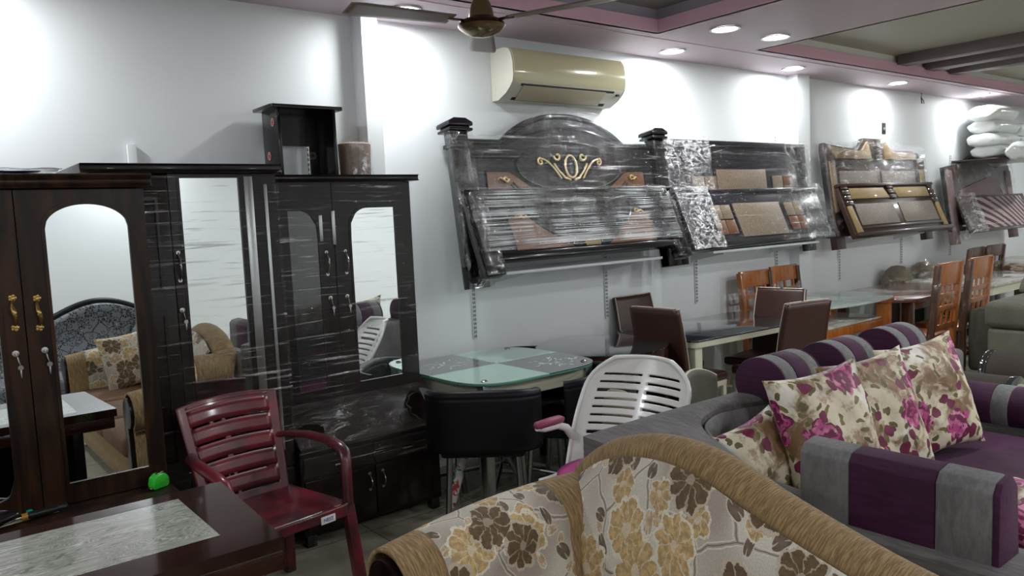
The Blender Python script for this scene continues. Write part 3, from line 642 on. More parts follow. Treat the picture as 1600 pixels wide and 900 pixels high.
# ---------------------------------------------------------------- bed boards on the wall shelves
def curl(b, cx, cz, r0, a0, turns, sgn, y, rad=0.006, n=22):
    pts = []
    for i in range(n+1):
        q = i/n; r = r0*(1-0.75*q); a = a0+sgn*turns*2*PI*q; pts.append((cx+r*math.cos(a), y, cz+r*math.sin(a)))
    b.tube(pts, [rad*(1-0.4*i/n) for i in range(n+1)], 6, up=(0, 1, 0))
def camel(x, W=1.92, base=0.90, rise=0.19, a=0.40, c=1.50):
    if x < a or x > c: return base
    q = (x-a)/(c-a); return base+rise*(1-abs(2*q-1)**2.2)**0.9
def post(b, x, w, z0, z1, y0=-0.055, y1=0.03):
    b.bb(x, x+w, y0, y1, z0, z1, 0.006)
def finial(b, x, w, z, y=-0.012):
    cx = x+w/2
    for (r, z0, z1) in ((0.72, 0.0, 0.018), (0.60, 0.018, 0.03), (0.74, 0.03, 0.055)):
        b.bb(cx-w*r, cx+w*r, y-w*r*0.8, y+w*r*0.8, z+z0, z+z1, 0.006)
    b.prism([(cx-w*0.74, z+0.055), (cx+w*0.74, z+0.055), (cx+w*0.35, z+0.078), (cx-w*0.35, z+0.078)], y-w*0.55, y+w*0.55, 'y', 0.004)
HBG = 'bed headboards leaning on the wall shelves'; FBG = 'bed footboards leaning against the headboards'
t = thing('headboard', 'large black bed headboard with tall arched crest, corner posts and gold scrolls, wrapped in film', 'headboard', (2.71, -0.245, 1.125), group=HBG, rot=(-0.14, 0, 0))
b = MB(); pr_ = [(0.14, 0.14), (1.78, 0.14)]+[(lerp(1.78, 0.14, i/50), camel(lerp(1.78, 0.14, i/50))) for i in range(51)]
b.prism(pr_, -0.02, 0.015, 'y'); b.build('panel', M_['bed_plum'], t)
for x in (0.0, 1.80):
    b = MB(); post(b, x, 0.12, 0.0, 0.955); b.bb(x, x+0.145, -0.05, 0.02, 0.0, 0.14, 0.004); b.bb(x-0.01, x+0.13, -0.065, 0.04, 0.86, 0.885, 0.004); b.bb(x+0.025, x+0.095, -0.062, -0.05, 0.15, 0.82, 0.004); finial(b, x, 0.12, 0.955); b.build('post', M_['bed_black'], t)
b = MB(); b.tube([(lerp(0.14, 1.78, i/60), -0.012, camel(lerp(0.14, 1.78, i/60))) for i in range(61)], 0.022, 10, up=(0, 1, 0)); b.build('crest_rail', M_['bed_black'], t)
b = MB(); b.tube([(lerp(0.34, 1.58, i/40), -0.026, 0.86+0.15*math.sin(PI*i/40)) for i in range(41)], 0.008, 8, up=(0, 1, 0)); b.bb(0.14, 1.78, -0.035, -0.018, 0.80, 0.825, 0.004); b.bb(0.14, 1.78, -0.035, -0.018, 0.14, 0.18, 0.004); b.build('moulding', M_['bed_black'], t)
# lens-shaped centre
lens = [(0.96+0.47*math.cos(a*PI/24), 0.76-0.16*math.sin(a*PI/24)*1.0-0.02) for a in range(25)]
lens_u = [(0.96-0.47*math.cos(a*PI/24), 0.74+0.17*math.sin(a*PI/24)) for a in range(25)]
b = MB(); b.prism(lens+lens_u[1:-1], -0.032, -0.02, 'y'); b.build('oval_panel', M_['bed_black'], t)
b = MB(); b.tube([(x, -0.036, z) for x, z in lens+lens_u[1:-1]], 0.007, 8, closed=True, up=(0, 1, 0))
for k, dz in enumerate((0.05, 0.085)):
    b.tube([(0.96+(0.56+0.02*k)*math.cos(a*PI/24), -0.028, 0.735-(0.19+dz)*math.sin(a*PI/24)) for a in range(3, 22)], 0.006, 8, up=(0, 1, 0))
b.build('lens_moulding', M_['bed_black'], t)
b = MB(); Yg = -0.045
b.tube([(0.95+0.052*math.cos(a*PI/12), Yg, 0.745+0.075*math.sin(a*PI/12)) for a in range(24)], 0.007, 6, closed=True, up=(0, 1, 0))
for s in (-1, 1):
    b.tube([(0.95+s*(0.02+0.13*q), Yg, 0.655+0.0*q+0.02*q*q+0.13*max(0, q-0.35)**0.8+0.01*math.sin(q*6)) for q in [i/14 for i in range(15)]], 0.007, 6, up=(0, 1, 0))
    curl(b, 0.95+s*0.115, 0.815, 0.032, PI if s < 0 else 0, 0.9, -s if s < 0 else -1, Yg, 0.008)
    b.tube([(0.95+s*(0.10+0.16*q), Yg, 0.665+0.13*math.sin(q*PI/2)) for q in [i/10 for i in range(11)]], 0.006, 6, up=(0, 1, 0))
    curl(b, 0.95+s*0.265, 0.775, 0.026, PI/2, 1.0, -s, Yg, 0.007)
    curl(b, 0.96+s*0.575, 0.665, 0.022, 0, 1.0, s, Yg+0.008, 0.008); b.tube([(0.96+s*0.59, Yg+0.008, 0.655), (0.96+s*0.62, Yg+0.008, 0.672), (0.96+s*0.645, Yg+0.008, 0.66)], [0.008, 0.007, 0.002], 6)
for k in range(9): b.tube([(0.89+k*0.015, Yg+0.012, 0.455), (0.885+k*0.0165, Yg+0.008, 0.50)], 0.005, 6)
b.build('gold_scroll', M_['gold_paint'], t)
for s in (0, 1):
    pl = [(0.24, 0.40), (0.82, 0.40), (0.74, 0.50), (0.60, 0.61), (0.46, 0.70), (0.42, 0.715), (0.24, 0.715)]
    if s: pl = [(1.92-x, z) for x, z in pl][::-1]
    b = MB(); b.prism(pl, -0.027, -0.018, 'y'); b.build('wood_panel', M_['bed_rust'], t)
    b = MB(); b.tube([(x, -0.026, z) for x, z in pl], 0.006, 6, closed=True, up=(0, 1, 0)); b.build('panel_moulding', M_['bed_black'], t)
def sheet(par, x0, x1, z0, ztop, y, mat, depth=0.06, amp=0.012, seed=0, nx=60, nz=30, skip=None, name='plastic_wrap'):
    def fn(u, v):
        tot = (x1-x0)+2*depth; s = u*tot-depth; xx = max(0, min(x1-x0, s))
        z = lerp(z0, ztop(x0+xx), v)+0.012*noise.noise((s*8, seed, 1)); a = amp*(noise.noise((s*6+seed, z*6, seed))+0.6*noise.noise((s*15, z*18, seed+1)))
        off = max(0, -s)+max(0, s-(x1-x0))
        return (x0+xx+(a*0.6 if off else 0), y-abs(a)+off, z)
    return MB().grid(fn, nx, nz, skip=skip).build(name, mat, par, smooth=75)
sheet(t, -0.015, 1.935, 0.14, lambda x: camel(x)+0.03+(0.03 if 0.2 < x < 1.7 else 0.0), -0.068, M_['film_bed'], 0.08, 0.012, 3)
sheet(t, -0.03, 0.14, 0.0, lambda x: 0.95, -0.075, M_['film_loose'], 0.07, 0.02, 8, 14, 40)
t = thing('footboard', 'low black bed footboard with gold scroll, glossy wrap, in front of the large arched headboard', 'footboard', (2.72, -0.42, 1.20), group=FBG, rot=(-0.40, 0, 0)); t.scale = (0.975, 1, 0.87)
b = MB(); b.bb(0.10, 1.80, -0.015, 0.015, 0.14, 0.60); b.build('panel', M_['bed_plum'], t)
for s, x in ((-1, 0.0), (1, 1.77)):
    b = MB(); b.prism([(x, 0.0), (x+0.13, 0.0), (x+0.13-(0.02 if s < 0 else 0.0), 0.60), (x+(0.02 if s > 0 else 0.0), 0.60)], -0.04, 0.03, 'y', 0.006); b.bb(x-0.005, x+0.135, -0.045, 0.035, 0.0, 0.07, 0.005); b.build('post', M_['bed_black'], t)
b = MB(); b.bb(-0.01, 1.91, -0.06, 0.035, 0.60, 0.625, 0.008); b.build('top_rail', M_['bed_black'], t)
b = MB(); b.bb(0.10, 1.80, -0.04, 0.03, 0.10, 0.155, 0.008); b.bb(0.10, 1.80, -0.03, -0.01, 0.52, 0.54, 0.003)
b.tube([(0.95+0.50*math.cos(a*PI/24), -0.022, 0.52-0.30*math.sin(a*PI/24)) for a in range(25)], 0.006, 8, up=(0, 1, 0)); b.build('moulding', M_['bed_black'], t)
b = MB()
for k in range(9): b.tube([(0.89+k*0.015, -0.03, 0.165), (0.885+k*0.0165, -0.033, 0.21)], 0.005, 6)
for s in (-1, 1): curl(b, 0.95+s*0.53, 0.43, 0.022, 0, 1.0, s, -0.028, 0.008); b.tube([(0.95+s*0.545, -0.028, 0.42), (0.95+s*0.575, -0.028, 0.437), (0.95+s*0.6, -0.028, 0.425)], [0.008, 0.007, 0.002], 6)
b.build('gold_scroll', M_['gold_paint'], t)
for s in (0, 1):
    pl = [(0.30, 0.17), (0.78, 0.17), (0.66, 0.25), (0.52, 0.36), (0.46, 0.42), (0.30, 0.42)]
    if s: pl = [(1.90-x, z) for x, z in pl][::-1]
    b = MB(); b.prism(pl, -0.022, -0.014, 'y'); b.build('wood_panel', M_['bed_rust'], t)
film('film_stretch', (0.25, 1, 30), 3.0, 0.42, 0.58, 0.62, 0.08, rough=0.42, aniso=0.95)
sheet(t, 0.02, 1.86, 0.16, lambda x: 0.635, -0.062, M_['film_stretch'], 0.08, 0.006, 13)
sheet(t, -0.01, 0.15, 0.0, lambda x: 0.6, -0.055, M_['film_loose'], 0.05, 0.02, 21, 12, 40); sheet(t, 1.74, 1.91, 0.0, lambda x: 0.5, -0.055, M_['film_loose'], 0.05, 0.02, 25, 12, 40)

# silver-wrapped bed
t = thing('headboard', 'square dark headboard with beige centre panel, heavily wrapped in crinkled silvery film', 'headboard', (4.70, -0.185, 1.12), group=HBG, rot=(-0.12, 0, 0))
b = MB(); b.bb(0.02, 1.94, -0.02, 0.02, 0.12, 0.95, 0.004); b.build('panel', M_['bed_plum'], t)
b = MB(); b.bb(0.0, 1.96, -0.035, 0.03, 0.93, 0.975, 0.006); b.build('top_rail', M_['bed_plum'], t)
for x in (0.0, 1.82): MB().bb(x, x+0.14, -0.03, 0.03, 0.0, 0.93, 0.005).build('post', M_['bed_plum'], t)
MB().bb(0.62, 1.30, -0.03, -0.018, 0.42, 0.74, 0.003).build('centre_panel', M_['bed_gold_panel'], t)
for x in (0.30, 1.40):
    for i in range(2):
        for j in range(2): MB().bb(x+i*0.16, x+i*0.16+0.145, -0.03, -0.018, 0.42+j*0.14, 0.545+j*0.14, 0.003).build('square_inlay', M_['bed_gold_panel'] if (i+j) % 2 else M_['bed_rust'], t)
film('film_silver', (1.6, 1, 3), 14, 0.44, 0.58, 0.80, 0.16, rough=0.12)
sheet(t, -0.02, 1.98, 0.13, lambda x: 0.985, -0.045, M_['film_bed'], 0.07, 0.010, 31)
sheet(t, -0.025, 0.52, 0.10, lambda x: 0.99, -0.062, M_['film_silver'], 0.07, 0.016, 35, 30, 40); sheet(t, 1.62, 1.99, 0.10, lambda x: 0.99, -0.062, M_['film_crumple'], 0.07, 0.016, 38, 24, 40); sheet(t, 1.80, 1.98, -0.01, lambda x: 0.12, -0.045, M_['film_crumple'], 0.04, 0.016, 39, 10, 10)
t = thing('footboard', 'low dark footboard with beige centre panel in crinkled silvery film, before the square headboard', 'footboard', (4.68, -0.37, 1.235), group=FBG, rot=(-0.40, 0, 0))
b = MB(); b.bb(0.02, 1.97, -0.02, 0.02, 0.01, 0.46, 0.004); b.build('panel', M_['bed_plum'], t)
b = MB(); b.bb(0.0, 1.99, -0.035, 0.03, 0.455, 0.485, 0.006); b.bb(0.0, 1.99, -0.03, 0.03, 0.0, 0.05, 0.005); b.build('rails', M_['bed_plum'], t)
MB().bb(0.66, 1.30, -0.03, -0.018, 0.07, 0.36, 0.003).build('centre_panel', M_['bed_gold_panel'], t)
for x in (0.36, 1.38):
    for i in range(2):
        for j in range(2): MB().bb(x+i*0.13, x+i*0.13+0.12, -0.03, -0.018, 0.10+j*0.13, 0.22+j*0.13, 0.003).build('square_inlay', M_['bed_rust'] if j == 0 else M_['bed_gold_panel'], t)
sheet(t, -0.02, 2.01, 0.0, lambda x: 0.50, -0.045, M_['film_bed'], 0.06, 0.012, 41)
sheet(t, -0.03, 0.36, -0.01, lambda x: 0.50, -0.06, M_['film_silver'], 0.06, 0.016, 45, 26, 30); sheet(t, 1.55, 2.02, -0.01, lambda x: 0.51, -0.06, M_['film_crumple'], 0.06, 0.016, 48, 24, 30)

# tan and brown bed
def seg_blocks(par, x, z, n, dz, w=0.13, h=0.05, y=-0.04):
    b = MB()
    for k in range(n): b.bb(x, x+w, y-0.012, y, z-k*dz-h, z-k*dz, 0.006)
    o = b.build('carved_blocks', M_['bed_brown'], par)
    b = MB()
    for k in range(n):
        for xx in (x+0.015, x+w-0.015): b.lathe([(0.006, 0), (0.004, 0.004)], n=8); b.v[-16:] = [(xx+p[0], y-0.012-p[2], z-k*dz-0.012+p[1]) for p in b.v[-16:]]
    b.build('studs', M_['steel'], o)
t = thing('headboard', 'brown headboard with tan panels and raised middle crest, half covered by clear film', 'headboard', (6.99, -0.20, 1.10), group=HBG, rot=(-0.13, 0, 0))
prof = [(0.0, 0.12), (2.0, 0.12), (2.0, 0.93), (1.80, 0.97), (1.36, 0.97), (1.27, 1.03), (1.22, 1.085), (0.78, 1.085), (0.73, 1.03), (0.64, 0.97), (0.02, 1.02), (0, 0.95)]
MB().prism(prof, -0.02, 0.03, 'y', 0.004).build('panel', M_['bed_brown'], t)
for x in (0.0, 1.84): MB().bb(x, x+0.16, -0.035, 0.03, 0.0, 0.90, 0.005).build('post', M_['bed_brown'], t)
for pl in ([(0.18, 0.87), (0.86, 0.87), (0.82, 1.05), (0.70, 0.96), (0.62, 0.945), (0.10, 0.985)], [(1.14, 0.87), (1.82, 0.87), (1.80, 0.945), (1.38, 0.945), (1.30, 0.96), (1.18, 1.05)], [(0.04, 0.35), (0.13, 0.35), (0.13, 0.80), (0.04, 0.84)], [(1.87, 0.35), (1.96, 0.35), (1.96, 0.84), (1.87, 0.80)]):
    MB().prism(pl, -0.045, -0.018, 'y', 0.003).build('tan_panel', M_['bed_tan'], t)
seg_blocks(t, 0.93, 1.07, 4, 0.055, 0.14); seg_blocks(t, 1.85, 0.92, 3, 0.05, 0.13)
for x0, x1 in ((0.22, 0.95), (1.05, 1.78)): MB().bb(x0, x1, -0.03, -0.018, 0.42, 0.75, 0.004).build('pebble_panel', M_['bed_pattern'], t)
film('film_headboard', (1, 1, 5), 3.2, 0.50, 0.66, 0.5, 0.16, rot=(0, 0.5, 0))
sheet(t, -0.02, 2.02, 0.33, lambda x: 1.0+0.09*math.exp(-((x-1.0)/0.35)**2)+0.02, -0.055, M_['film_headboard'], 0.07, 0.012, 51)
sheet(t, -0.06, 0.12, 0.2, lambda x: 1.02, -0.065, M_['film_loose'], 0.09, 0.03, 53, 14, 40)
t = thing('footboard', 'brown footboard with tan panels and pebbled insets, unwrapped, before the tan-panelled headboard', 'footboard', (7.03, -0.375, 1.22), group=FBG, rot=(-0.40, 0, 0))
MB().prism([(0, 0), (2.0, 0), (1.97, 0.52), (0.03, 0.52)], -0.02, 0.03, 'y', 0.005).build('panel', M_['bed_brown'], t)
b = MB(); b.bb(0.02, 1.98, -0.045, 0.03, 0.50, 0.53, 0.006); b.bb(0.0, 2.0, -0.06, 0.03, -0.015, 0.02, 0.006); b.bb(0.14, 1.86, -0.035, -0.015, 0.06, 0.085, 0.003); b.build('rails', M_['bed_brown'], t)
for pl in ([(0.19, 0.37), (0.92, 0.37), (0.86, 0.48), (0.19, 0.48)], [(1.10, 0.37), (1.80, 0.37), (1.80, 0.48), (1.06, 0.48)], [(0.05, 0.03), (0.14, 0.03), (0.12, 0.30), (0.05, 0.30)], [(1.86, 0.03), (1.95, 0.03), (1.95, 0.30), (1.88, 0.30)]):
    MB().prism(pl, -0.036, -0.018, 'y', 0.003).build('tan_panel', M_['bed_tan'], t)
seg_blocks(t, 0.94, 0.515, 3, 0.055, 0.13, 0.045, -0.026); seg_blocks(t, 0.05, 0.515, 4, 0.055, 0.12, 0.045, -0.026); seg_blocks(t, 1.83, 0.515, 4, 0.055, 0.12, 0.045, -0.026)
for x0, x1 in ((0.19, 0.94), (1.06, 1.82)): MB().bb(x0, x1, -0.028, -0.018, 0.10, 0.32, 0.004).build('pebble_panel', M_['bed_pattern'], t)

# striped bed
t = thing('headboard', 'mauve and brown headboard with wavy crest in loose film below the white sacks', 'headboard', (9.56, -0.20, 1.0), group=HBG, rot=(-0.13, 0, 0))
def wavy(x): return 0.90+0.18*math.exp(-((x-0.95)/0.33)**2)+0.03*math.sin(x*4)
MB().prism([(0.0, 0.15), (1.9, 0.15)]+[(lerp(1.9, 0, i/40), wavy(lerp(1.9, 0, i/40))) for i in range(41)], -0.02, 0.03, 'y').build('panel', M_['bed_brown'], t)
MB().prism([(0.30, 0.30), (1.6, 0.30), (1.6, 0.70), (1.2, 0.78), (0.7, 0.70), (0.30, 0.62)], -0.04, -0.018, 'y', 0.004).build('mauve_panel', M_['bed_mauve'], t)
for x in (0.0, 1.74): MB().bb(x, x+0.16, -0.035, 0.03, 0, 0.86, 0.005).build('post', M_['bed_mauve'], t)
sheet(t, -0.05, 1.95, 0.05, lambda x: wavy(x)+0.03, -0.055, M_['film_loose'], 0.12, 0.03, 61); sheet(t, -0.05, 0.34, 0.0, lambda x: 0.93, -0.07, M_['film_crumple'], 0.1, 0.03, 63, 24, 40)
t = thing('footboard', 'low footboard with brown and pink wavy stripes in film, before the wavy-crested headboard', 'footboard', (9.66, -0.36, 1.13), group=FBG, rot=(-0.36, 0, 0))
MB().bb(0.0, 1.95, -0.02, 0.02, 0.0, 0.45, 0.005).build('panel', M_['bed_brown'], t); MB().bb(0.30, 1.80, -0.03, -0.018, 0.03, 0.42, 0.003).build('striped_panel', M_['zebra'], t)
sheet(t, -0.03, 1.98, 0.0, lambda x: 0.47, -0.045, M_['film_bed'], 0.07, 0.02, 71); sheet(t, -0.03, 0.36, -0.01, lambda x: 0.47, -0.06, M_['film_silver'], 0.06, 0.02, 75, 24, 30)

# sacks of white fibre on a high shelf
MBs = Mat('sack_white', (0.74, 0.76, 0.74), 0.35, coat=0.5); MBs.bump(MBs.noise(MBs.coord('Object'), 14, 3), 0.5, 0.02)
def sack(w, d, h, seed):
    def fn(u, v):
        a = 2*PI*u; ph = PI*v; sx = math.copysign(abs(math.cos(ph))**0.6, math.cos(ph)); rr = math.sin(ph)**0.34
        n = 1+0.16*noise.noise((math.cos(a)*2+seed, math.sin(a)*2, sx*2+seed)); return (-w/2*sx, d/2*rr*math.cos(a)*n, h/2+h/2*rr*math.sin(a)*n)
    return MB().grid(fn, 28, 18)
tag(MB().bb(9.98, 11.7, -0.52, -0.001, 1.955, 1.975, 0.003).build('wall_shelf', M_['bed_brown']), 'brown high wall shelf carrying the stacked white sacks', 'shelf')
SK = [(10.50, -0.29, 1.976, 0.62, 0.145, 'second from the bottom of the left pile'), (10.44, -0.29, 2.11, 0.68, 0.15, 'third from the bottom of the left pile'), (10.45, -0.29, 2.255, 0.68, 0.15, 'fourth from the bottom of the left pile'), (10.42, -0.29, 2.40, 0.70, 0.17, 'topmost of the left pile, just under the ceiling'),
      (11.25, -0.28, 1.976, 0.70, 0.15, 'lowest of the right pile'), (11.2, -0.28, 2.125, 0.62, 0.12, 'second of the right pile, with a red tag'), (11.2, -0.28, 2.245, 0.62, 0.15, 'topmost of the right pile')]
for i, (x, y, z, w_, h, l) in enumerate(SK):
    o = sack(w_, 0.42, h*1.22, i*3.1).build('sack', MBs, None, smooth=80, sub=1); o.location = (x, y, z); tag(o, 'white plastic sack of fibre filling, '+l, 'sack', 'white sacks piled on the high shelf')
o = sack(1.5, 0.30, 0.24, 40).build('sack', MBs, None, smooth=80, sub=1); o.location = (10.62, -0.68, 1.90); o.rotation_euler = (0, 0, 0.05); tag(o, 'long white rolled sack bulging out lowest in front of the piled sacks', 'sack', 'white sacks piled on the high shelf')
tag(MB().tube([(9.16, -0.03, 2.714), (9.15, -0.032, 2.66), (9.17, -0.03, 2.60)], 0.006, 6).tube([(9.15, -0.032, 2.66), (9.19, -0.04, 2.63), (9.21, -0.035, 2.60)], 0.004, 6).build('hanging_wire', M_['slot_dark']), 'short loose dark wire hanging from the ceiling edge', 'wire')
b = MB(); b.bb(8.31, 8.39, -0.006, -0.001, 2.245, 2.36, 0.002); t = b.build('wall_box', M_['slot_dark']); tag(t, 'small open dark electrical box in the wall above the tan-panelled headboard', 'electrical box'); MB().bb(8.33, 8.365, -0.012, -0.006, 2.28, 2.31, 0.002).build('terminal', M_['chrome_dull'], t)

# ---------------------------------------------------------------- air conditioner
t = thing('air_conditioner', 'cream split air conditioner high on the wall right of the ceiling fan', 'air conditioner', (3.155, 0, 2.295))
pf = [(-0.002, 0.0), (-0.07, 0.0), (-0.15, 0.035), (-0.20, 0.075), (-0.222, 0.10), (-0.23, 0.14), (-0.228, 0.22), (-0.215, 0.275), (-0.19, 0.305), (-0.14, 0.32), (-0.002, 0.318)]
MB().prism([(y*0.985, z) for y, z in pf], 0.006, 1.01, 'x', 0.003).build('body', M_['ac_side'], t)
fp = [(-0.221, 0.102), (-0.234, 0.14), (-0.232, 0.22), (-0.219, 0.277), (-0.193, 0.309), (-0.188, 0.300), (-0.21, 0.27), (-0.222, 0.22), (-0.224, 0.14), (-0.212, 0.108)]
MB().prism(fp, 0.010, 1.012, 'x').build('front_panel', M_['ac_cream'], t)
MB().prism(pf, 0.0, 0.008, 'x', 0.002).build('side_cap', M_['ac_side'], t); MB().prism(pf, 1.008, 1.016, 'x', 0.002).build('side_cap', M_['ac_side'], t)
MB().prism([(-0.21, 0.085), (-0.212, 0.095), (-0.10, 0.012), (-0.09, 0.004)], 0.08, 0.92, 'x').build('outlet', M_['slot_dark'], t)
f = MB().prism([(-0.207, 0.080), (-0.201, 0.086), (-0.11, 0.010), (-0.115, 0.004)], 0.10, 0.84, 'x', 0.001).build('flap', M_['ac_flap'], t); f.location = (0.0, -0.004, -0.004)
MB().bb(0.95, 0.975, -0.205, -0.19, 0.06, 0.075).build('sensor', M_['slot_dark'], t); MB().bb(-0.002, 0.002, -0.045, -0.025, 0.03, 0.10, 0.001).build('latch', M_['ac_side'], t)

# ---------------------------------------------------------------- ceiling fan
t = thing('ceiling_fan', 'gold brown ceiling fan with bell housing and shallow dish near the first wall pillar', 'ceiling fan', (2.285, -1.08, 2.39))
MB().lathe([(0.03, 0.505), (0.05, 0.49), (0.045, 0.45), (0.012, 0.43), (0.012, 0.22), (0.022, 0.20), (0.045, 0.16), (0.055, 0.13), (0.060, 0.095), (0.045, 0.09)], n=32).build('bell_housing', M_['fan_gold'], t)
MB().lathe([(0.060, 0.094), (0.085, 0.085), (0.108, 0.068), (0.112, 0.06), (0.106, 0.052), (0.09, 0.045)], n=40).build('motor_rim', M_['fan_rim'], t)
MB().lathe([(0.105, 0.055), (0.113, 0.055), (0.107, 0.046), (0.08, 0.025), (0.045, 0.010), (0.002, 0.005)], n=40).build('dish', M_['fan_gold'], t)
for k in range(3):
    a = math.radians(-67+120*k)
    def bl(u, v):
        r = 0.16+0.50*u; w_ = 0.055+0.02*u-0.05*max(0, u-0.9)*5*abs(v-0.5); s = (v-0.5)*2*w_; return (r, s, 0.075+s*0.12)
    b = MB().grid(bl, 16, 6); b.xf(Matrix.Rotation(a, 4, 'Z')); o = b.build('blade', M_['fan_blade'], t, solid=0.004)
    b = MB(); b.box((0.125, 0, 0.074), (0.10, 0.035, 0.006), 0.002); b.xf(Matrix.Rotation(a, 4, 'Z')); b.build('blade_arm', M_['fan_rim'], o)
# ---------------------------------------------------------------- fabrics
def fab_floral():
    m = mk('beige_floral', rough=0.75, sheen=0.05); u = m.coord('UV')
    big = m.noise(u, 2.2, 2, 0.5).step(0.42, 0.60)
    col = m.mix(big, (0.60, 0.56, 0.47), (0.36, 0.29, 0.24))
    nz = m.noise(u, 260, 2); wob = m.vscale(m.vadd(m.noise(u, 9, 2, col=True), (0.5, 0.5, 0.5), 'SUBTRACT'), 0.05); uw = m.vadd(u, wob)
    uf = m.vadd(u, m.vscale(m.vadd(m.noise(u, 26, 3, 0.6, col=True), (0.5, 0.5, 0.5), 'SUBTRACT'), 0.045)); mot = m.noise(u, 60, 3, 0.6).step(0.4, 0.6)
    vn = m.voro(m.vadd(uw, (3, 1, 0)), 5.6, 1.0, 'DISTANCE_TO_EDGE'); vine = Sk(m, vn.outputs['Distance']).lt(0.022)
    vine2 = (Sk(m, vn.outputs['Distance']) - 0.032).abs().lt(0.008); vine3 = (Sk(m, vn.outputs['Distance'])).lt(0.030)
    col = m.mix(vine3*0.6, col, (0.36, 0.30, 0.25)); col = m.mix(vine2, col, (0.66, 0.60, 0.52)); col = m.mix(Sk(m, vn.outputs['Distance']).lt(0.008), col, (0.20, 0.155, 0.12))
    for (sc, pet, sz, keep, off, c1, ol, sq) in (
            (13, 2, 0.40, 0.35, (1.7, 0.3, 0), (0.40, 0.29, 0.17), (0.70, 0.66, 0.58), 2.2), (12, 2, 0.42, 0.5, (0.2, 2.3, 0), (0.11, 0.075, 0.05), (0.60, 0.55, 0.47), 2.0),
            (9.5, 6, 0.40, 0.72, (0.9, 0.2, 0), (0.36, 0.24, 0.11), (0.66, 0.60, 0.48), 1.0), (5.6, 9, 0.45, 0.52, (0, 0, 0), (0.40, 0.27, 0.12), (0.72, 0.66, 0.52), 1.0), (5.6, 9, 0.43, 0.60, (0.55, 0.45, 0), (0.090, 0.052, 0.022), (0.50, 0.42, 0.32), 1.0)):
        mask, outl, vein, eye, rc, r = m.flowers(uf if pet > 4 else uw, sc, pet, sz, 0.85, keep, off, sq, 0.17 if pet > 4 else 0.3)
        col = m.mix(mask, col, m.mix(mot, c1, tuple(q*1.5 for q in c1))); col = m.mix(outl, col, ol); col = m.mix(vein*0.6, col, ol)
        if pet > 4: col = m.mix(eye*0.6, col, ol)
    col = m.mix(nz.step(0.3, 0.8)*0.3, col, (0.12, 0.10, 0.08)); m.base(col).bump(nz, 0.25, 0.003); return m
FL = fab_floral()
m = mk('tan_chenille', rough=0.85, sheen=0.05); u = m.coord('UV', (1, 1, 1)); n = m.noise(m.coord('UV', (6, 90, 1)), 3, 4, 0.7)
n2 = m.noise(m.coord('UV', (90, 8, 1)), 3, 3, 0.7)
m.base(m.mix(n.step(0.38, 0.66), (0.16, 0.095, 0.038), (0.37, 0.245, 0.115))).bump(n, 0.5, 0.005)
m = mk('tan_chenille_b', rough=0.85, sheen=0.05); n = m.noise(m.coord('UV', (90, 6, 1)), 3, 4, 0.7); m.base(m.mix(n.step(0.38, 0.66), (0.16, 0.095, 0.038), (0.37, 0.245, 0.115))).bump(n, 0.5, 0.005)
def velvet(key, c1, c2, sc=(30, 4, 30)):
    m = mk(key, rough=0.8, sheen=0.01); n = m.noise(m.coord('Object', sc), 3, 4, 0.7); n2 = m.noise(m.coord('Object'), 5, 2)
    m.base(m.mix((n*0.6+n2*0.4).step(0.35, 0.65), c1, c2)).bump(n, 0.25, 0.003); return m
velvet('grey_velvet', (0.070, 0.062, 0.062), (0.145, 0.132, 0.130)); velvet('grey_velvet_light', (0.12, 0.115, 0.115), (0.19, 0.185, 0.185), (20, 20, 6)); velvet('plum_velvet', (0.026, 0.003, 0.020), (0.062, 0.008, 0.046)); velvet('olive_fabric', (0.075, 0.072, 0.052), (0.13, 0.125, 0.095), (60, 60, 60))
velvet('brown_pile', (0.018, 0.011, 0.007), (0.036, 0.024, 0.016), (50, 50, 50)); velvet('rust_seat', (0.10, 0.045, 0.02), (0.17, 0.08, 0.035), (40, 40, 40)); velvet('sage_panel', (0.22, 0.22, 0.17), (0.30, 0.30, 0.24), (30, 30, 30))
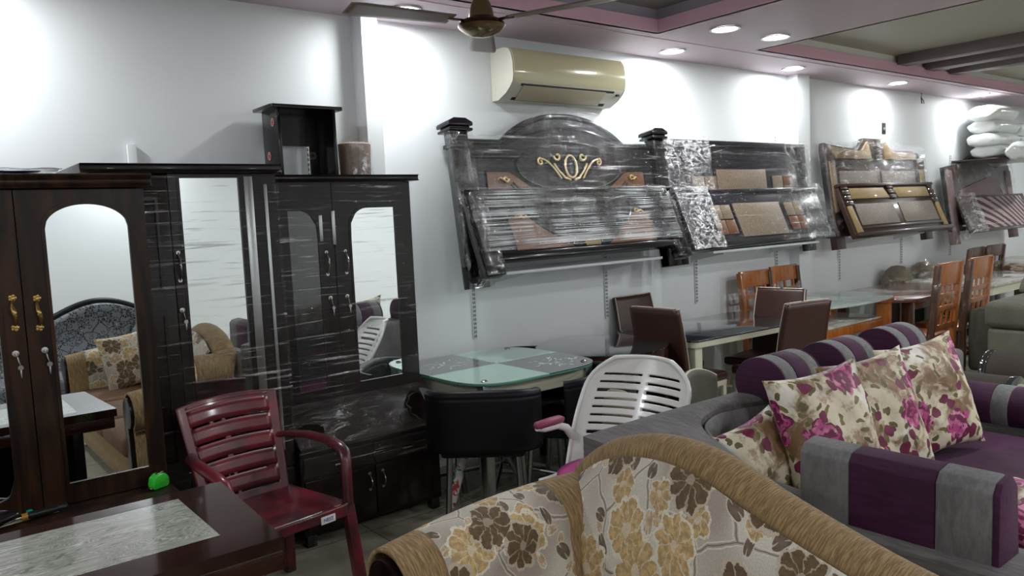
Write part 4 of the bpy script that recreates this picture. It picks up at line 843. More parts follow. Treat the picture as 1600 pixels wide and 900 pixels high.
def fab_rose():
    m = mk('rose_fabric', rough=0.55, sheen=0.05); u = m.coord('UV')
    wob = m.vscale(m.vadd(m.noise(u, 8, 3, col=True), (0.5, 0.5, 0.5), 'SUBTRACT'), 0.10); uw = m.vadd(u, wob)
    n = m.noise(uw, 6, 5, 0.65, 0.6); col = m.mix(n.step(0.44, 0.60), (0.62, 0.54, 0.40), (0.17, 0.09, 0.035)); col = m.mix(m.noise(m.vadd(u, (9, 2, 0)), 11, 4, 0.7).step(0.52, 0.62)*0.7, col, (0.26, 0.13, 0.07))
    col = m.mix(m.noise(m.vadd(uw, (5, 5, 0)), 5, 3).step(0.56, 0.64)*0.8, col, (0.72, 0.70, 0.62))
    for (sc, pet, sz, keep, off, c1, ol, sq) in ((19, 2, 0.44, 0.45, (0.4, 0.9, 0), (0.10, 0.08, 0.025), (0.20, 0.17, 0.08), 2.4), (17, 2, 0.42, 0.5, (2.4, 0.1, 0), (0.17, 0.13, 0.045), (0.08, 0.06, 0.02), 2.4),
            (13, 1, 0.34, 0.55, (1.1, 1.1, 0), (0.14, 0.008, 0.04), (0.06, 0.004, 0.02), 1.0), (5.0, 7, 0.44, 0.30, (0.15, 0.33, 0), (0.40, 0.035, 0.15), (0.20, 0.01, 0.07), 1.0)):
        mask, outl, vein, eye, rc, r = m.flowers(uw, sc, pet, sz, 0.9, keep, off, sq)
        if sc == 5.0:
            swirl = (r*30+n*26+m.noise(u, 22, 2)*14).sin().step(-0.3, 0.6); cc = m.mix(swirl, (0.13, 0.006, 0.045), m.mix(m.noise(u, 16, 2).step(0.4, 0.65), (0.40, 0.04, 0.17), (0.62, 0.22, 0.36)))
            col = m.mix(mask, col, cc)
        else: col = m.mix(mask, col, c1); col = m.mix(vein*0.5*mask, col, ol)
    m.base(col).bump(m.noise(u, 14, 3), 0.3, 0.01); return m
RO = fab_rose()
m = mk('black_damask', rough=0.6, sheen=0.05); u = m.coord('UV'); uw = m.vadd(u, m.vscale(m.vadd(m.noise(u, 9, 2, col=True), (0.5, 0.5, 0.5), 'SUBTRACT'), 0.06)); col = m.mix(m.noise(u, 200, 1), (0.13, 0.14, 0.155), (0.20, 0.21, 0.23))
v = Sk(m, m.voro(uw, 9, 1.0, 'DISTANCE_TO_EDGE').outputs['Distance']).lt(0.03); col = m.mix(v, col, (0.010, 0.011, 0.014))
for (sc, pet, sz, keep, off) in ((8, 8, 0.44, 0.1, (0, 0, 0)), (22, 3, 0.42, 0.2, (1, 1, 0)), (15, 5, 0.4, 0.3, (2, 1, 0))):
    mask, outl, vein, eye, rc, r = m.flowers(uw, sc, pet, sz, 0.8, keep, off); col = m.mix(mask*((r*30).sin().gt(-0.2)), col, (0.010, 0.011, 0.014)); col = m.mix(vein+eye, col, (0.26, 0.27, 0.29))
m.base(col)

# ---------------------------------------------------------------- beige floral sofa (foreground)
t = thing('camelback_sofa', 'beige floral sofa with tan camel back and rolled arms in the right foreground', 'sofa', (1.30, -3.3, 0))
OX, OY = -1.30, 3.3
TC, TB = M_['tan_chenille'], M_['tan_chenille_b']
cps = [(-2.30, 0.74), (-2.36, 0.80), (-2.45, 0.85), (-2.57, 0.882), (-2.70, 0.890), (-2.82, 0.868), (-2.92, 0.825), (-3.08, 0.775), (-3.25, 0.728), (-3.45, 0.69), (-3.7, 0.66), (-4.0, 0.65), (-4.35, 0.66)]
def crest(y):
    for (a, b_) in zip(cps, cps[1:]):
        if b_[0] <= y <= a[0]:
            q = (a[0]-y)/(a[0]-b_[0]); return lerp(a[1], b_[1], q)
    return cps[0][1] if y > cps[0][0] else cps[-1][1]
def crs(y): return sum(crest(y+d) for d in (-0.06, -0.03, 0, 0.03, 0.06))/5
XB = 1.76
# back: floral inner face
def backf(u, v):
    y = lerp(-2.34, -4.25, u); zt = crs(y)-0.035; z = lerp(0.38, zt, v)
    puff = 0.05*math.sin(PI*min(1, v*1.02))**0.6
    x = XB-0.12-0.10*(1-v)-puff
    return (x+OX, y+OY, z)
MB().grid(backf, 90, 20).build('back_cushion', FL, t, smooth=80)
pts = []; 
for i in range(61):
    y = lerp(-2.32, -4.35, i/60); pts.append((XB+OX-0.03, y+OY, crs(y)-0.065))
pts = [(XB+OX-0.05, -2.30+OY, 0.50), (XB+OX-0.045, -2.295+OY, 0.60)]+pts
MB().tube(pts, [0.05, 0.06]+[0.078]*61, 20).build('crest_roll', TB, t, smooth=80)
def backb(u, v):
    y = lerp(-2.20, -4.35, u); zt = crs(y)-0.06; return (XB+OX+0.035, y+OY, lerp(0.06, zt, v))
MB().grid(backb, 40, 8).build('back_cover', TB, t, smooth=80)
MB().bb(1.62+OX, XB+OX+0.03, -4.3+OY, -2.22+OY, 0.08, 0.55, 0.01).build('back_frame', TB, t)
# arms
def arm(yc, side):
    """rolled arm along x; side +1: outer side toward +y"""
    a0, a1 = math.radians(-75), math.radians(235)
    r0 = 0.095
    def section(a, x):
        q = (x-0.93)/0.8; r = r0*(1+0.06*math.sin(q*PI)); yc2 = yc+side*0.0-side*0.0
        yy = yc2+side*(0.02+(r+0.012)*math.cos(a)); zz = 0.632-0.052*(1-q*0.75)+0.02*math.sin(q*PI)+r*math.sin(a); return yy, zz
    def fn(u, v, xa=0, xb=1):
        x = lerp(xa, xb, u)
        # v: 0 outer bottom -> over the top -> inner side down to the seat
        if v < 0.12: yy, zz = section(math.radians(-60), x); zz = lerp(zz-0.02, zz, v/0.12); 
        elif v < 0.70: yy, zz = section(lerp(math.radians(-60), math.radians(190), (v-0.12)/0.58), x)
        else:
            yy, zz = section(math.radians(190), x); q = (v-0.70)/0.30; yy = yy-side*0.03*math.sin(q*PI/2); zz = lerp(zz, 0.40, q)
        return (x+OX, yy+OY, zz)
    for (xa, xb, mt, nm) in ((0.96, 1.075, TB, 'arm_band'), (1.075, 1.50, FL, 'arm_cover'), (1.50, 1.74, TB, 'arm_band')):
        MB().grid(lambda u, v: fn(u, v, xa, xb), 10, 48).build(nm, mt, t, smooth=80, solid=0.012, solid_off=-1)
    for xa in (1.075, 1.50): MB().tube([fn(0, v/30, xa, xa+0.1) for v in range(3, 31)], 0.006, 6).build('piping', TB, t)
    b = MB(); b.bb(0.97+OX, 1.70+OX, yc-0.045+OY, yc+0.055*side+0.01+OY, 0.07, 0.53, 0.008); b.build('arm_panel', TB, t)
    prof = [(yc+side*(0.02+0.088*math.cos(math.radians(a)))+OY, 0.580+0.086*math.sin(math.radians(a))) for a in range(-70, 200, 12)]+[(yc-side*0.06+OY, 0.50), (yc-side*0.03+OY, 0.08), (yc+side*0.05+OY, 0.08), (yc+side*0.03+OY, 0.50)]
    MB().prism(prof, 0.945+OX, 0.975+OX, 'x', 0.004).build('arm_facing', M_['espresso'], t)
arm(-2.33, 1); arm(-4.22, -1)
MB().bb(0.97+OX, 1.66+OX, -4.16+OY, -2.39+OY, 0.10, 0.30, 0.02).build('seat_base', TB, t)
for y0, y1 in ((-4.15, -3.57), (-3.56, -2.98), (-2.97, -2.40)): MB().bb(0.93+OX, 1.58+OX, y0+OY, y1+OY, 0.30, 0.43, 0.045, seg=4).build('seat_cushion', M_['rust_seat'], t)
for x in (0.98, 1.70):
    for y in (-4.2, -2.33): MB().lathe([(0.028, 0), (0.035, 0.02), (0.03, 0.08)], (x+OX, y+OY, 0), 12).build('foot', M_['espresso'], t)

# cushion shape: square pillow with pointed corners
def pillow(w, h, d, seed=0, name='cushion', mat=RO):
    def shell(sg):
        def fn(u, v):
            a, b_ = 2*u-1, 2*v-1
            k = (1-abs(a)**2.4)**0.55*(1-abs(b_)**2.4)**0.55 if abs(a) < 1 and abs(b_) < 1 else 0
            pin = 1-0.10*(1-a*a)*abs(b_)**3; pin2 = 1-0.10*(1-b_*b_)*abs(a)**3
            n = 0.016*noise.noise((a*2+seed, b_*2, sg))+0.007*noise.noise((a*6+seed, b_*6, sg))
            return (a*w/2*pin2, sg*(d/2*k)+n*k, b_*h/2*pin)
        return fn
    b = MB(); b.grid(shell(-1), 26, 26)
    n0 = len(b.f); b.grid(shell(1), 26, 26)
    for i in range(n0, len(b.f)): b.f[i] = b.f[i][::-1]; b.uv[i] = b.uv[i][::-1]
    b.uv = [[(x+seed*0.37, y+seed*0.61) for x, y in q] for q in b.uv]
    return b

# ---------------------------------------------------------------- grey and plum corner sofa
t = thing('corner_sofa', 'grey and plum velvet corner sofa with striped head rolls behind the beige floral sofa', 'sofa', (3.0, -2.7, 0))
OX, OY = -3.0, 2.7
GV, PV, GL = M_['grey_velvet'], M_['plum_velvet'], M_['grey_velvet_light']
MB().bb(2.74+OX, 4.28+OX, -2.42+OY, -2.12+OY, 0.06, 0.775, 0.03, seg=4).build('back_module', GV, t)
# corner: ribbon from back to left side, falling toward the arm
Oc = [(2.745, -2.12, 0.77), (2.3, -2.12, 0.77), (1.86, -2.12, 0.77), (1.855, -2.25, 0.765), (1.90, -2.50, 0.73), (1.99, -2.70, 0.66), (2.05, -2.80, 0.62)]
Ic = [(2.745, -2.30, 0.77), (2.50, -2.235, 0.77), (2.32, -2.28, 0.77), (2.22, -2.37, 0.76), (2.17, -2.50, 0.73), (2.18, -2.64, 0.67), (2.25, -2.80, 0.62)]
def cat(P, q):
    n = len(P)-1; f = q*n; i = min(n-1, int(f)); s = f-i
    p0, p1, p2, p3 = (Vector(P[max(0, i-1)]), Vector(P[i]), Vector(P[i+1]), Vector(P[min(n, i+2)]))
    if P is Oc: return p1.lerp(p2, s)
    return 0.5*((2*p1)+(-p0+p2)*s+(2*p0-5*p1+4*p2-p3)*s*s+(-p0+3*p1-3*p2+p3)*s**3)
def ribbon(u, v):
    o = cat(Oc, u); i = cat(Ic, u)
    if v < 0.3: p = Vector((o.x, o.y, lerp(0.06, o.z, v/0.3)))
    elif v < 0.6: q = (v-0.3)/0.3; p = o.lerp(i, q); p.z += 0.018*math.sin(PI*q)**0.5 if 0 < q < 1 else 0
    else: p = Vector((i.x+0.05*(v-0.6), i.y-0.10*(v-0.6), lerp(i.z, 0.30, (v-0.6)/0.4)))
    return (p.x+OX, p.y+OY, p.z)
MB().grid(ribbon, 60, 30).build('corner_module', GV, t, smooth=45)
def facing(u, v):
    i = cat(Ic, 0.04+0.75*u); return (i.x+OX+0.012+0.03*(1-v), i.y+OY-0.012-0.03*(1-v), lerp(0.36, i.z-0.015, v))
MB().grid(facing, 40, 8).build('corner_facing', GL, t, smooth=80, solid=0.01)
def wedge(b, P0, P1, z0, z1): pass
b = MB(); b.prism([(2.06+OX, -2.78+OY), (2.30+OX, -2.78+OY), (2.30+OX, -3.42+OY), (2.06+OX, -3.42+OY)], 0.06, 0.615, 'z', 0.02); b.build('arm_module', GV, t)
slabz = [(2.115, 0.60), (2.12, 0.80), (2.14, 0.825), (2.20, 0.835), (2.235, 0.80), (2.25, 0.60)]
for (y0, y1, mt) in ((-2.80, -2.955, GL), (-2.955, -3.195, PV), (-3.195, -3.335, GL)):
    MB().prism([(x+OX, z) for x, z in slabz], y0+OY, y1+OY, 'y', 0.006).build('arm_bolster', mt, t)
MB().prism([(x+OX, z) for x, z in slabz], -3.335+OY, -3.352+OY, 'y', 0.004).build('bolster_end', PV, t)
MB().bb(2.30+OX, 4.14+OX, -3.42+OY, -2.44+OY, 0.06, 0.30, 0.02).build('seat_base', GV, t)
MB().bb(2.32+OX, 4.0+OX, -3.44+OY, -2.40+OY, 0.30, 0.45, 0.05, seg=4).build('seat_cushion', PV, t)
MB().bb(4.0+OX, 4.28+OX, -3.44+OY, -2.44+OY, 0.06, 0.47, 0.02).build('end_module', GV, t)
def roll(par, c, L, r, axis, mats, cuts, flat=1.0, bottom=0.35):
    for k in range(len(mats)):
        a, b_ = cuts[k]*L, cuts[k+1]*L
        prof = [(r*math.cos(math.radians(q)), r*flat*math.sin(math.radians(q))) for q in range(-40, 221, 13)]
        prof = [(x, z) for x, z in prof]
        m_ = MB()
        if axis == 'x': m_.prism([(c[1]+x, c[2]+z) for x, z in prof], c[0]+a, c[0]+b_, 'x', 0.006)
        else: m_.prism([(c[0]+x, c[2]+z) for x, z in prof], c[1]+a, c[1]+b_, 'y', 0.006)
        m_.build(['roll_end', 'head_roll', 'head_roll', 'head_roll', 'roll_end'][k] if len(mats) == 5 else 'bolster_roll', mats[k], par, smooth=50)
for x in (2.70, 3.16, 3.66):
    roll(t, (x+OX, -2.27+OY, 0.835), 0.27, 0.12, 'x', [PV, GL, PV, GL, PV], [0, 0.04, 0.33, 0.70, 0.96, 1.0], 0.9)
roll(t, (4.12+OX, -3.40+OY, 0.535), 0.96, 0.115, 'y', [PV, GL, PV], [0, 0.72, 0.80, 1.0], 0.95)
# cushions on it
CU = [((2.61, -2.62, 0.70), (0.43, 0.52), (-0.28, -0.10, -0.30), 'large rose-print cushion, leftmost of the three leaning on the grey sofa back'),
      ((2.99, -2.60, 0.70), (0.45, 0.50), (-0.30, -0.09, -0.30), 'large rose-print cushion, middle one of the three leaning on the grey sofa back'),
      ((3.46, -2.60, 0.70), (0.46, 0.50), (-0.30, -0.09, -0.28), 'large rose-print cushion, rightmost of the three leaning on the grey sofa back')]
for i, (c, (w_, h), r, l) in enumerate(CU):
    o = pillow(w_, h, 0.17, i*2.3+0.4).build('cushion', RO, None, smooth=80); o.location = c; o.rotation_euler = r; tag(o, l, 'cushion', 'rose-print cushions on the grey and plum sofa')
o = pillow(0.30, 0.32, 0.13, 9.1).build('cushion', RO, None, smooth=80); o.location = (2.39, -2.48, 0.635); o.rotation_euler = (-0.35, -0.25, -0.15); tag(o, 'small rose-print cushion tucked in the left corner of the grey sofa', 'cushion', 'rose-print cushions on the grey and plum sofa')
o = pillow(0.42, 0.36, 0.16, 5.7).build('cushion', RO, None, smooth=80); o.location = (2.75, -3.26, 0.53); o.rotation_euler = (-1.25, 0.0, 0.2); tag(o, 'rose-print cushion lying on the plum seat at the right edge behind the arm bolster', 'cushion', 'rose-print cushions on the grey and plum sofa')

# ---------------------------------------------------------------- dark roll-arm chair and olive sofa at the right
t = thing('armchair', 'dark brown armchair with black-trimmed roll arm and sage end panel at the right edge', 'armchair', (5.2, -2.5, 0))
def roll2(par, x, y0, y1, z, r):
    for (a, b_, mt, nm, rr) in ((y0, y0+0.035, M_['black_glass'], 'arm_trim', r*1.04), (y0+0.035, y1-0.035, M_['brown_pile'], 'roll_arm', r), (y1-0.035, y1, M_['black_glass'], 'arm_trim', r*1.04)):
        MB().prism([(x+rr*math.cos(q*PI/16), z+rr*math.sin(q*PI/16)) for q in range(32)], a, b_, 'y', 0.004).build(nm, mt, par, smooth=50)
    MB().prism([(x+r*0.8*math.cos(q*PI/16), z+r*0.8*math.sin(q*PI/16)) for q in range(32)], y0-0.012, y0, 'y', 0.004).build('end_panel', M_['sage_panel'], par, smooth=50)
roll2(t, -0.50, -0.02, 0.40, 0.40, 0.165); roll2(t, 0.24, -0.02, 0.40, 0.40, 0.165)
MB().bb(-0.61, -0.39, 0.02, 0.40, 0.05, 0.40, 0.02).build('arm_panel', M_['brown_pile'], t); MB().bb(0.13, 0.35, 0.02, 0.40, 0.05, 0.40, 0.02).build('arm_panel', M_['brown_pile'], t)
MB().bb(-0.39, 0.13, -0.05, 0.40, 0.08, 0.40, 0.05, seg=4).build('seat', M_['sage_panel'], t)
t = thing('sofa', 'olive green box-shaped sofa seen from behind, right of the tall slatted wooden chairs', 'sofa', (6.36, -1.97, 0))
OG = M_['olive_fabric']
MB().bb(-0.60, 0.9, -0.26, 0.0, 0.10, 0.66, 0.03, seg=4).build('back', OG, t); MB().bb(-0.61, 0.9, -0.28, 0.02, 0.66, 0.84, 0.045, seg=4).build('back_cushion', OG, t)
MB().bb(0.62, 0.9, -0.28, 0.6, 0.10, 0.62, 0.04, seg=4).build('arm', OG, t); 
MB().prism([(0.35+0.35*math.cos(q*PI/16), 0.84+0.16*math.sin(q*PI/16)) for q in range(17)], -0.16, 0.02, 'y', 0.03).build('head_pad', OG, t)
for x in (-0.55, 0.85): MB().bb(x-0.03, x+0.03, -0.22, -0.16, 0, 0.10, 0.004).build('foot', M_['espresso'], t)

# ---------------------------------------------------------------- things behind the viewer, seen in the mirrors
t = thing('sofa', 'black and silver damask sofa with arched back, seen in the brown wardrobe mirror', 'sofa', (1.2, -5.5, 0))
def arch_s(x): return 0.62+0.33*math.exp(-((x-0.25)/0.55)**2)
MB().grid(lambda u, v: (lerp(-1.0, 0.62, u), 0.10-0.12*(v)+0.05*(1-math.sin(PI*v)), lerp(0.35, arch_s(lerp(-1.0, 0.62, u)), v)), 50, 12).build('back', M_['black_damask'], t, smooth=80, solid=0.10, solid_off=-1)
MB().tube([(lerp(-1.05, 0.66, i/50), -0.02, arch_s(lerp(-1.05, 0.66, i/50))+0.01) for i in range(51)], 0.035, 12).build('crest', M_['black_leather'], t, smooth=80)
MB().bb(-1.0, 0.62, 0.0, 0.65, 0.10, 0.42, 0.05, seg=4).build('seat', M_['black_damask'], t)
MB().lathe([(0.02, -0.06), (0.14, -0.05), (0.17, 0.0), (0.14, 0.05), (0.02, 0.06)], n=24).xf(Matrix.Translation((0.62, 0.2, 0.62)) @ Euler((PI/2, 0, 0)).to_matrix().to_4x4()).build('round_arm', M_['black_damask'], t, smooth=80)
o = pillow(0.44, 0.42, 0.15, 4).build('cushion', FL, None, smooth=80); o.location = (1.36, -4.02, 0.62); o.rotation_euler = (-0.2, 0.1, 2.9); tag(o, 'beige floral cushion leaning on the far arm of the camel back sofa, seen mirrored', 'cushion')

# ---------------------------------------------------------------- maroon plastic armchair
t = thing('plastic_chair', 'maroon plastic armchair with slatted back and a white sticker beside the foreground table', 'chair', (1.12, -1.05, 0), 0.14)
MP = M_['maroon_plastic']
def slot_skip(u, v):
    z = v*0.46
    for k in range(5):
        zc = 0.045+k*0.078
        if abs(z-zc) < 0.0065 and (0.10 < u < 0.42 or 0.46+0.0*k < u < 0.90) and not (0.30+0.05*k % 0.2 < u < 0.33+0.05*k % 0.2): return True
    return False
def rb(u, v):
    x = (u-0.5)*2; z = 0.415+0.42*v; w_ = 0.19+0.035*v; return (x*w_, 0.17+0.12*v+0.03*(1-x*x)*(0.4+0.6*v)-0.0*x, z+0.015*(1-x*x)*v)
b = MB(); b.grid(rb, 48, 71, skip=slot_skip); b.build('backrest', MP, t, smooth=60, solid=0.012)
b = MB()
for k in range(6):
    z0 = 0.051+k*0.078; z1 = min(0.452, z0+0.069)
    b.grid(lambda u, v: (lambda p: (p[0], p[1]-0.005, p[2]))(rb(0.09+0.82*u, (lerp(z0, z1, v))/0.46)), 16, 3)
b.build('slats', MP, t, smooth=15, solid=0.004)
def sd(u, v):
    x = (u-0.5)*2; y = lerp(0.20, -0.21, v); w_ = 0.20+0.035*v; z = 0.425-0.02*(1-x*x)*math.sin(PI*v)-0.012*max(0, v-0.85)*6
    return (x*w_, y, z)
b = MB(); b.grid(sd, 24, 24); b.build('seat', MP, t, smooth=60, solid=0.008)
b = MB(); b.grid(lambda u, v: ((u-0.5)*0.47, -0.212-0.014*math.sin(PI*u), 0.425-0.055*v*(1-0.25*math.cos((u-0.5)*PI))), 20, 4); b.build('seat_apron', MP, t, smooth=60, solid=0.008)
for s in (-1, 1):
    b = MB(); b.grid(lambda u, v: (s*(0.20+0.035*u), lerp(0.20, -0.21, u), 0.425-0.05*v), 12, 3); b.build('seat_apron', MP, t, smooth=60, solid=0.008)
    pa = [(s*0.195, 0.235, 0.645), (s*0.225, 0.18, 0.652), (s*0.25, 0.08, 0.656), (s*0.262, -0.04, 0.652), (s*0.262, -0.12, 0.640), (s*0.258, -0.165, 0.625), (s*0.252, -0.185, 0.59), (s*0.245, -0.195, 0.50), (s*0.24, -0.20, 0.41)]
    b = MB(); b.tube(pa, [0.020, 0.023, 0.026, 0.028, 0.028, 0.026, 0.022, 0.021, 0.022], 10, flat=0.45 if False else 0.6); b.build('arm', MP, t, smooth=60)
    b = MB(); b.prism([(s*0.215, -0.215), (s*0.262, -0.215), (s*0.262, -0.175), (s*0.215, -0.175)], 0.0, 0.415, 'z', 0.006)
    b.v = [(x+s*0.03*(0.415-z)/0.415, y-0.03*(0.415-z)/0.415, z) for x, y, z in b.v]; b.build('leg', MP, t)
    b = MB(); b.prism([(s*0.16, 0.17), (s*0.205, 0.17), (s*0.205, 0.21), (s*0.16, 0.21)], 0.0, 0.415, 'z', 0.006)
    b.v = [(x+s*0.04*(0.415-z)/0.415, y+0.08*(0.415-z)/0.415, z) for x, y, z in b.v]; b.build('leg', MP, t)
MB().bb(0.09, 0.155, -0.2335, -0.229, 0.378, 0.408, 0.001).build('sticker', M_['label_white'], t)
def text_obj(txt, size, mat, par, loc, rot, name):
    cu = bpy.data.curves.new(name, 'FONT'); cu.body = txt; cu.size = size; cu.extrude = 0.0006; cu.align_x = 'CENTER'; cu.align_y = 'CENTER'
    tmp = bpy.data.objects.new('tmp', cu); COL.objects.link(tmp); dg = bpy.context.evaluated_depsgraph_get(); me = bpy.data.meshes.new_from_object(tmp.evaluated_get(dg)); bpy.data.objects.remove(tmp)
    me.materials.clear(); me.materials.append(mat.m); o = bpy.data.objects.new(name, me); COL.objects.link(o); o.parent = par; o.location = loc; o.rotation_euler = rot; return o
text_obj('NEST', 0.020, M_['label_blue'], t, (0.1225, -0.2345, 0.393), (PI/2, 0, 0), 'sticker_lettering')

# ---------------------------------------------------------------- white shell chair with pink pads
t = thing('shell_chair', 'white plastic shell chair with slotted back, pink arm pads and pink seat', 'chair', (2.41, -1.74, 0), math.radians(12)); t.scale = (1, 1, 0.97)
WP = Mat('shell_white', (0.72, 0.71, 0.68), 0.28, coat=0.4)
def shell(u, v):
    a = (u-0.5)*2; zz = 0.40+0.50*v; w_ = (0.235+0.035*math.sin(PI*min(1, v*0.9)))*(1-0.40*max(0, (v-0.72)/0.28)**2.4)
    return (0.06+0.27*v-0.10*a*a*(1-0.35*v)-0.01, a*w_, zz-0.03*abs(a)**3*(v > 0.5)*0)
def shsk(u, v):
    if v < 0.18 or v > 0.90: return False
    k = (v-0.18)/0.72*10; f = k-int(k); a = abs(u-0.5)
    return f < 0.30 and 0.035 < a < 0.40
b = MB(); b.grid(shell, 60, 100, skip=shsk); b.build('back_shell', WP, t, smooth=60, solid=0.009)
b = MB(); b.tube([shell(0, v/20) for v in range(21)]+[shell(u/20, 1) for u in range(1, 20)]+[shell(1, 1-v/20) for v in range(21)], 0.011, 8); b.build('shell_rim', WP, t, smooth=70)
b = MB(); b.grid(lambda u, v: (lerp(0.10, -0.30, u), (v-0.5)*2*lerp(0.235, 0.20, u), 0.42-0.02*math.sin(PI*u)+0.03*abs(2*v-1)**3), 20, 20); b.build('seat_shell', WP, t, smooth=70, solid=0.012)
b = MB(); b.grid(lambda u, v: (-0.10+0.21*math.sin(PI*v)**0.5*math.cos(2*PI*u), 0.20*math.sin(PI*v)**0.5*math.sin(2*PI*u), 0.455-0.035*math.cos(PI*v)), 30, 12); b.build('seat_pad', M_['pink_plastic'], t, smooth=80)
for s in (-1, 1):
    b = MB(); b.tube([(0.13, s*0.235, 0.45), (0.06, s*0.255, 0.53), (0.0, s*0.265, 0.60), (-0.06, s*0.268, 0.625), (-0.16, s*0.268, 0.635), (-0.21, s*0.268, 0.645)], [0.03, 0.024, 0.019, 0.018, 0.019, 0.012], 10, flat=1.0); b.build('arm', WP, t, smooth=70)
    b = MB(); b.tube([(-0.215, s*0.268, 0.652), (-0.20, s*0.268, 0.657), (-0.10, s*0.268, 0.653), (-0.04, s*0.268, 0.650), (-0.02, s*0.268, 0.648)], [0.014, 0.026, 0.028, 0.026, 0.014], 12, flat=0.7); b.build('arm_pad', M_['pink_pad'], t, smooth=80)
for k in range(4):
    a = PI/4+k*PI/2; b = MB(); b.tube([(-0.08+0.10*math.cos(a), 0.10*math.sin(a), 0.41), (-0.08+0.26*math.cos(a), 0.24*math.sin(a), 0.0)], [0.016, 0.013], 10); b.build('leg', M_['chrome_dull'], t)
# ---------------------------------------------------------------- checkered glass table with four tub chairs
def superell(a, b_, n, N=48, ph=0): return [(math.copysign(abs(math.cos(2*PI*k/N+ph))**(2/n), math.cos(2*PI*k/N+ph))*a, math.copysign(abs(math.sin(2*PI*k/N+ph))**(2/n), math.sin(2*PI*k/N+ph))*b_) for k in range(N)]
t = thing('glass_table', 'square glass table checkered in frosted green and black with etched flowers', 'table', (2.70, -0.525, 0))
se = superell(0.46, 0.46, 4.2, 64)
MB().prism([(x*0.998, y*0.998) for x, y in se], 0.698, 0.708, 'z', 0.002).build('glass_sheet', M_['glass_edge'], t)
for q, mt, nm in ((0, 'black_glass', 'black_quarter'), (1, 'frost_glass', 'green_quarter'), (2, 'black_glass', 'black_quarter'), (3, 'frost_glass', 'green_quarter')):
    # quarters: -x-y green, +x+y green, others black
    sgn = [(1, -1), (1, 1), (-1, 1), (-1, -1)][q]
    arcp = superell(0.46, 0.46, 4.2, 64); pts = [(abs(x)*sgn[0], abs(y)*sgn[1]) for x, y in arcp[0:17]]
    MB().prism([(0, 0)]+pts, 0.7082, 0.7125, 'z').build(nm, M_[mt], t)
EF = Mat('etch_white', (0.55, 0.58, 0.58), 0.5)
for cx, cy, n_ in ((0.22, -0.24, 44), (-0.22, 0.20, 44)):
    b = MB(); random.seed(int(cx*100)+5)
    for k in range(n_):
        r = random.uniform(0.02, 0.19); a = random.uniform(0, 6.28); px, py = cx+r*math.cos(a), cy+r*math.sin(a)*0.8; L = random.uniform(0.010, 0.022); a2 = a+random.uniform(-0.6, 0.6)
        pp = [(px+L*math.cos(a2)*c-L*0.28*math.sin(a2)*s_, py+L*math.sin(a2)*c+L*0.28*math.cos(a2)*s_) for c, s_ in ((-1, 0), (-0.3, 0.8), (0.5, 0.7), (1, 0), (0.4, -0.6), (-0.4, -0.7))]
        b.prism(pp, 0.7125, 0.7130, 'z')
    tag(b.build('etched_flowers', EF, t), kind='stuff')
for dx in (-0.36, 0.36):
    for dy in (-0.36, 0.36):
        b = MB(); b.lathe([(0.018, 0), (0.018, 0.004), (0.012, 0.008), (0.004, 0.009)], (dx*0.98, dy*0.98, 0.7125), 16); b.build('glass_bolt', M_['steel'], t)
        b = MB(); b.bb(dx-0.028, dx+0.028, dy-0.028, dy+0.028, 0, 0.697, 0.004); b.build('leg', M_['chrome_dull'], t)
for a0, a1 in (((-0.34, -0.36), (0.34, -0.36)), ((-0.34, 0.36), (0.34, 0.36)), ((-0.36, -0.34), (-0.36, 0.34)), ((0.36, -0.34), (0.36, 0.34))):
    b = MB(); b.bb(min(a0[0], a1[0])-0.012, max(a0[0], a1[0])+0.012, min(a0[1], a1[1])-0.012, max(a0[1], a1[1])+0.012, 0.60, 0.692, 0.003); b.build('apron', M_['cream_paint'], t)
b = MB()
for s in (-1, 1): b.tube([(s*0.34, s*0.34, 0.03), (-s*0.0, 0, 0.12)], 0.012, 8); b.tube([(s*0.34, -s*0.34, 0.03), (0, 0, 0.12)], 0.012, 8)
b.build('cross_brace', M_['chrome_dull'], t)
def tub_chair(loc, rz, label):
    """curved tub back hugging the table corner; local front is +x, back toward -x"""
    t = thing('tub_chair', label, 'chair', loc, rz, 'black tub chairs round the glass table')
    def fn(u, v):
        a = lerp(-78, 78, u); ar = math.radians(a); z = lerp(0.40, 0.665+0.02*math.cos(ar*1.1), v); rx = 0.215; ry = 0.275
        ex = 0.62; c, s_ = math.cos(ar), math.sin(ar)
        return (0.02-rx*abs(c)**ex, ry*math.copysign(abs(s_)**ex, s_), z)
    MB().grid(fn, 40, 10).build('tub_back', M_['black_leather'], t, smooth=80, solid=0.05)
    MB().tube([fn(i/30, 1) for i in range(31)], 0.028, 10).build('top_roll', M_['black_leather'], t, smooth=80)
    b = MB(); b.prism([(-0.19, -0.21), (0.16, -0.24), (0.20, -0.18), (0.20, 0.18), (0.16, 0.24), (-0.19, 0.21)], 0.37, 0.45, 'z', 0.02); b.build('seat', M_['black_leather'], t)
    for s in (-1, 1):
        for (x, dx, mt) in ((-0.15, -0.04, 'chrome_dull'), (0.16, 0.03, 'chrome_dull')):
            b = MB(); b.tube([(x, s*0.17, 0.37), (x+dx, s*0.19, 0.0)], 0.015, 10); b.build('leg', M_[mt], t)
    return t
tub_chair((2.335, -0.885, 0), math.radians(48), 'black leather tub chair at the near corner of the checkered glass table')
tub_chair((2.87, -0.93, 0), math.radians(122), 'black leather tub chair between the glass table and the white shell chair')
tub_chair((3.08, -0.37, 0), math.radians(222), 'black leather tub chair at the far wall corner of the checkered glass table')
